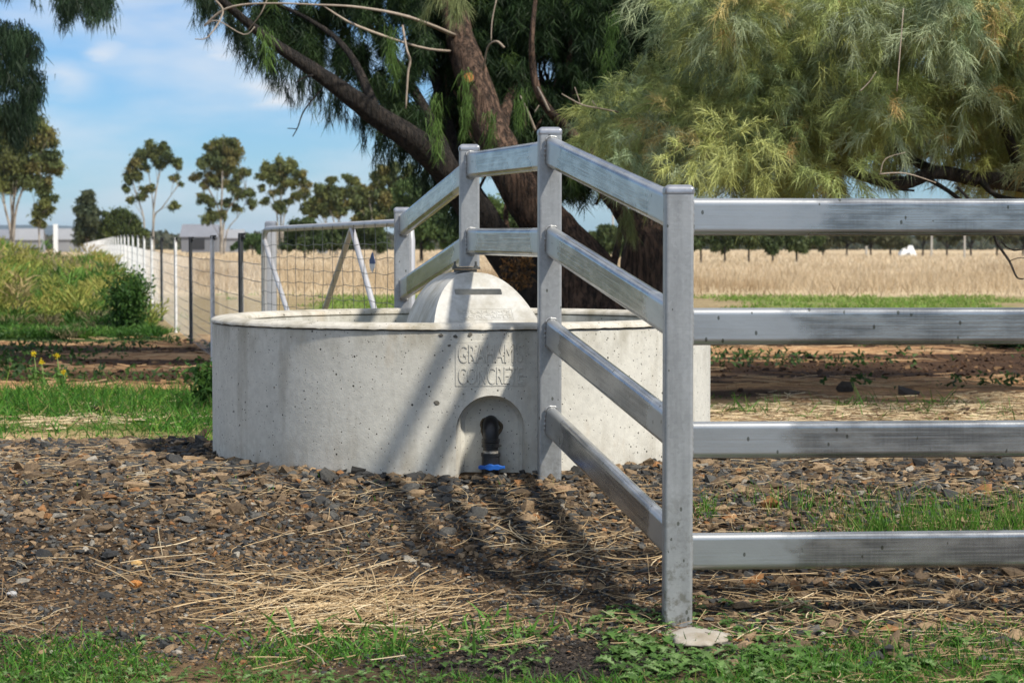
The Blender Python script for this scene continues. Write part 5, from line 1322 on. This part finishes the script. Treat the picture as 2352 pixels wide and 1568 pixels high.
# straw
def strands(x, y, ln, wd, ang, colors, wts, lift=.012):
    n_ = len(x); segs = 4; bend = rng.normal(size=n_)*.7; V_ = []; 
    z0 = rng.uniform(0, 1, n_)*lift+.004; tilt = rng.normal(size=n_)*.06
    px_, py_ = x.copy(), y.copy(); a_ = ang.copy(); rows = []
    for k in range(segs+1):
        zc = hz(px_, py_)+z0+tilt*ln*(k/segs-.5)+.002; zc = np.maximum(zc, hz(px_, py_)+.003)
        sx, sy = -np.sin(a_)*wd/2, np.cos(a_)*wd/2
        rows.append(np.stack([px_-sx, py_-sy, zc], -1)); rows.append(np.stack([px_, py_, zc+wd*.5], -1)); rows.append(np.stack([px_+sx, py_+sy, zc], -1))
        px_ = px_+np.cos(a_)*ln/segs; py_ = py_+np.sin(a_)*ln/segs; a_ = a_+bend/segs
    V_ = np.stack(rows, 1); m = 3*(segs+1); f = []
    for k in range(segs):
        b_ = 3*k; f += [(b_, b_+1, b_+4), (b_, b_+4, b_+3), (b_+1, b_+2, b_+5), (b_+1, b_+5, b_+4)]
    F_ = ((np.arange(n_)*m)[:, None, None]+np.array(f)[None]).reshape(-1, 3)
    return V_.reshape(-1, 3), F_, np.repeat(pick(colors, wts, n_), m, 0)
sc_ = [(.56, .42, .24), (.42, .30, .16), (.66, .54, .35), (.28, .19, .10)]; sw = [3, 3, 1.2, 2.6]
parts = []
n_ = 34000; y = rng.uniform(5.8, 7.9, n_); x = rng.uniform(-.27, .27, n_)*y
sd_ = fbm(x*1.7+y*.9, y*1.9, 151, 3)
core = np.exp(-(((x+.35)/.74)**2+((y-6.86-.10*(x+.4)-.16*np.sin(x*3.1+.6))/.34)**2))+.45*np.exp(-(((x-.25)/.5)**2+((y-7.3)/.3)**2))+.35*np.exp(-(((x+1.15)/.4)**2+((y-6.5)/.2)**2))+.38*np.exp(-(((x-1.0)/.7)**2+((y-6.75)/.2)**2))
ok = rng.uniform(0, 1, n_) < core*smooth(.38, .60, sd_)*.44; x, y = x[ok], y[ok]
parts.append(strands(x, y, rng.uniform(.03, .30, len(x)), rng.uniform(.0018, .0048, len(x)), rng.normal(size=len(x))*1.1+np.where(rng.uniform(0, 1, len(x)) < .5, 0.15, 3.3)+(rng.uniform(0, 1, len(x)) < .4)*rng.uniform(0, 3, len(x)), sc_, sw, .022))
n_ = 7000; y = rng.uniform(5.7, 10, n_); x = rng.uniform(-.27, .27, n_)*y; ok = out_trough(x, y, .25)&(fbm(x, y*1.5, 153, 3) > .47); x, y = x[ok], y[ok]
parts.append(strands(x, y, rng.uniform(.02, .15, len(x)), rng.uniform(.0012, .003, len(x)), rng.uniform(0, 6.28, len(x)), sc_+[(.10, .06, .035)], sw+[3.0], .03))
n_ = 22000; y = rng.uniform(10.8, 17.3, n_); x = rng.uniform(-.27, .27, n_)*y; ok = out_trough(x, y, .1)&(rng.uniform(0, 1, n_) < .8*smooth(.36, .62, fbm(x*1.3, y*1.2, 155, 3))); x, y = x[ok], y[ok]
parts.append(strands(x, y, rng.uniform(.04, .2, len(x)), rng.uniform(.004, .009, len(x)), rng.normal(size=len(x))*1.3, [(.58, .46, .28), (.70, .58, .38), (.36, .25, .14), (.20, .13, .08)], [3, 2, 2, 1.5], .02))
n_ = 3500; y = rng.uniform(18, 30, n_); x = rng.uniform(-.27, .27, n_)*y; ok = fbm(x*.28, y*1.3, 31, 5) < .43; x, y = x[ok], y[ok]
parts.append(strands(x, y, rng.uniform(.1, .5, len(x)), rng.uniform(.008, .016, len(x)), rng.normal(size=len(x))*.4, [(.52, .33, .17), (.60, .42, .24), (.25, .14, .07)], [3, 2, 2], .02))
V_, F_, C_ = merge(parts); set_props(np_mesh('straw', V_, F_, m_straw, colr=C_), 'loose pale straw lying over gravel and dry ground', 'straw', kind='stuff')

# gravel
m_stone, t, b, o = mat('gravel_stone'); a = t.nodes.new('ShaderNodeVertexColor'); a.layer_name = 'Col'
gp = t.nodes.new('ShaderNodeNewGeometry').outputs['Position']
t.links.new(mix(t, .9, a.outputs[0], ramp(t, noise(t, gp, 130, 4, .65), [(.3, (.55, .52, .5)), (.7, (1.4, 1.38, 1.35))]), 'MULTIPLY'), b.inputs['Base Color'])
b.inputs['Roughness'].default_value = .82; b.inputs['Specular IOR Level'].default_value = .3; bump(t, b, noise(t, gp, 260, 3), .5, .003)
def rock_template(seed, npts=11):
    r = np.random.default_rng(seed); bm = bmesh.new()
    for p_ in norm(r.normal(size=(npts, 3)))*r.uniform(.75, 1.0, (npts, 1)): bm.verts.new(p_)
    bmesh.ops.convex_hull(bm, input=bm.verts); bmesh.ops.triangulate(bm, faces=bm.faces)
    bm.verts.ensure_lookup_table()
    bm.verts.index_update(); v = np.array([tuple(q_.co) for q_ in bm.verts]); f = np.array([[q_.index for q_ in fc.verts] for fc in bm.faces]); bm.free(); return v, f
temps = [rock_template(300+i) for i in range(14)]
def stones(x, y, size, sink, colors, wts):
    out = []; which = rng.integers(0, len(temps), len(x))
    for ti, (tv, tf) in enumerate(temps):
        s_ = which == ti; n_ = s_.sum()
        if not n_: continue
        sc = size[s_][:, None]*np.stack([rng.uniform(.75, 1.35, n_), rng.uniform(.6, 1.0, n_), rng.uniform(.28, .65, n_)], -1)
        v = tv[None]*sc[:, None, :]
        a_ = rng.uniform(0, 6.283, n_); tx = rng.normal(size=n_)*.35
        cy_, sy_ = np.cos(tx)[:, None], np.sin(tx)[:, None]
        x1 = v[..., 0]*cy_+v[..., 2]*sy_; z1 = -v[..., 0]*sy_+v[..., 2]*cy_
        ca_, sa_ = np.cos(a_)[:, None], np.sin(a_)[:, None]
        X_ = x1*ca_-v[..., 1]*sa_+x[s_][:, None]; Y_ = x1*sa_+v[..., 1]*ca_+y[s_][:, None]
        Z_ = z1+(hz(x[s_], y[s_])+sc[:, 2]*sink)[:, None]
        V_ = np.stack([X_, Y_, Z_], -1).reshape(-1, 3); k = len(tv)
        out.append((V_, ((np.arange(n_)*k)[:, None, None]+tf[None]).reshape(-1, 3), np.repeat(pick(colors, wts, n_, .25), k, 0)))
    return merge(out)
rc = [(.036, .037, .037), (.082, .081, .075), (.115, .082, .050), (.24, .17, .10), (.25, .125, .05), (.27, .25, .21)]; rw = [3.6, 2.0, 3.2, 2.2, .40, .35]
def gmask(x, y):
    back = 9.75+.35*(fbm(x*1.2, y*0, 161, 3)-.5)*2
    m_ = (1-smooth(back, back+.5, y))*smooth(5.9, 6.4, y+.35*(fbm(x*3, y*3, 167, 3)-.5))
    return m_*out_trough(x, y, -.01)*(1-.85*np.clip(np.exp(-(((x-.12)/.40)**2+((y-6.12)/.26)**2)**2)*1.4, 0, 1))
parts = []
n_ = 120000; y = rng.uniform(5.5, 10.4, n_); x = rng.uniform(-.262, .262, n_)*y+rng.normal(size=n_)*.05
ok = rng.uniform(0, 1, n_) < gmask(x, y)*(.55+.45*smooth(.3, .6, fbm(x*1.5, y*1.5, 163, 3))); x, y = x[ok], y[ok]
sz = np.clip(rng.lognormal(math.log(.0098), .45, len(x)), .0045, .03)*(.70+.42*smooth(6.6, 8.2, y))
parts.append(stones(x, y, sz, .22, rc, rw))
n_ = 20000; y = rng.uniform(5.6, 10.3, n_); x = rng.uniform(-.262, .262, n_)*y
ok = rng.uniform(0, 1, n_) < gmask(x, y)*(.22+.6*smooth(6.6, 8.0, y))*np.where(x > .5, 1.8, .95); x, y = x[ok], y[ok]
sz = np.clip(rng.lognormal(math.log(.021), .42, len(x)), .010, .058)*(.62+.45*np.maximum(smooth(6.9, 8.0, y), smooth(.5, .8, x)))
parts.append(stones(x, y, sz, .18, rc, rw))
# larger stones banked against the trough wall
aa = rng.uniform(math.pi*1.02, math.pi*1.98, 260); rr = TR+.03+np.abs(rng.normal(size=260))*.05
x, y = TX+rr*np.cos(aa), TY+rr*np.sin(aa); ok = (np.abs(x-ax) > .16); x, y = x[ok], y[ok]
parts.append(stones(x, y, rng.uniform(.02, .05, len(x)), .3, rc, rw))
V_, F_, C_ = merge(parts); set_props(np_mesh('gravel', V_, F_, m_stone, colr=C_), 'crushed dark and tan gravel spread round the trough', 'gravel', kind='stuff')
n_ = 16000; y = rng.uniform(12.0, 27, n_); x = rng.uniform(-.27, .27, n_)*y; ok = (fbm(x*.28, y*1.3, 31, 5) > .45) & (rng.uniform(0, 1, n_) < np.where(y > 17, .6, .12)) & out_trough(x, y, .1); x, y = x[ok], y[ok]
cl_ = [stones(x, y, np.clip(rng.lognormal(math.log(.022), .5, len(x)), .01, .075), .3, [(.045, .025, .015), (.09, .05, .028), (.20, .12, .06)], [3, 2, .6])]
n_ = 5000; x = .12+rng.normal(size=n_)*.22; y = 6.12+rng.normal(size=n_)*.16
cl_.append(stones(x, y, np.clip(rng.lognormal(math.log(.006), .5, n_), .003, .016), .2, [(.022, .018, .015), (.04, .032, .026), (.10, .075, .05)], [3, 2, .4]))
V_, F_, C_ = merge(cl_)
set_props(np_mesh('clods', V_, F_, m_stone, colr=C_), 'dark crumbled soil clods on the bare strip', 'soil', kind='stuff')
# single larger rocks
def rock(label, px_, py_, Y_, size, c_, seed, flat=.6):
    p_ = P(px_, py_, Y_); tv, tf = rock_template(seed, 26); z0 = float(hz(p_.x, Y_))
    v = tv*np.array([size, size*.7, size*flat])+np.array([p_.x, Y_, z0+size*flat*.45])
    o_ = np_mesh('rock', v, tf, m_stone, None, np.tile(np.array(c_), (len(tv), 1)), loc=(p_.x, Y_, z0)); set_props(o_, label, 'rock')
rock('upright dark clod on the bare straw ground right of the trough', 1942, 893, 17.6, .085, (.05, .042, .035), 501, 1.0)
rock('dark knobbly clod on bare ground between the second and third right hand rails', 2084, 899, 17.4, .11, (.085, .07, .06), 502, .65)
rock('bright orange stone on the gravel at lower left', 312, 1268, 7.0, .027, (.42, .18, .05), 503, .7)
rock('yellow tan stone just above the orange one on the gravel', 312, 1228, 7.2, .028, (.46, .30, .12), 504, .5)
rock('pale grey white stone near the left edge of the gravel', 28, 1288, 6.9, .024, (.42, .42, .42), 505, .5)
rock('rust brown rock leaning at the trough foot behind the lowest slanting rail', 1432, 1106, 8.12, .034, (.20, .10, .05), 506, .8)
rock('flat tan rock at the foot of the second fence post', 1290, 1108, 8.02, .05, (.30, .20, .12), 507, .5)
# concrete footing at the front post
fp = P(1598, 1488, 6.40)
m_foot = concrete('footing_concrete', (.42, .39, .34), False, .3)
bm = bmesh.new(); bmesh.ops.create_icosphere(bm, subdivisions=4, radius=1)
for v in bm.verts:
    nn_ = float(fbm(v.co.x*2.2+5, v.co.y*2.2+v.co.z, 171, 4)); k = .85+.3*nn_
    v.co = Vector((v.co.x*.095*k*(1+.25*math.sin(3*math.atan2(v.co.y, v.co.x)+1)), v.co.y*.13*k, max(v.co.z, -.5)*.020*k*k))
me = bpy.data.meshes.new('concrete_footing'); 
for f_ in bm.faces: f_.smooth = True
bm.to_mesh(me); bm.free(); me.materials.append(m_foot)
fo = bpy.data.objects.new('concrete_footing', me); fo.location = (fp.x, 6.42, float(hz(fp.x, 6.42))+.006); col.objects.link(fo)
set_props(fo, 'rough pale concrete footing lump in the weeds below the front corner post', 'footing')

# ------------------------------------------------------------------ air
mh = bpy.data.materials.new('haze'); mh.use_nodes = True; t = mh.node_tree; t.nodes.clear()
pv = t.nodes.new('ShaderNodeVolumePrincipled'); pv.inputs['Density'].default_value = .00006; pv.inputs['Color'].default_value = (.62, .78, 1, 1); pv.inputs['Anisotropy'].default_value = .2
oo = t.nodes.new('ShaderNodeOutputMaterial'); t.links.new(pv.outputs[0], oo.inputs['Volume'])
mb = MB(); box(mb, (0, 4000, 49), 20200, 12200, 110); hz_o = mb.build('haze', mh, loc=(0, 0, 0)); set_props(hz_o, 'thin blue haze over the far paddocks and hills', 'haze', kind='stuff')
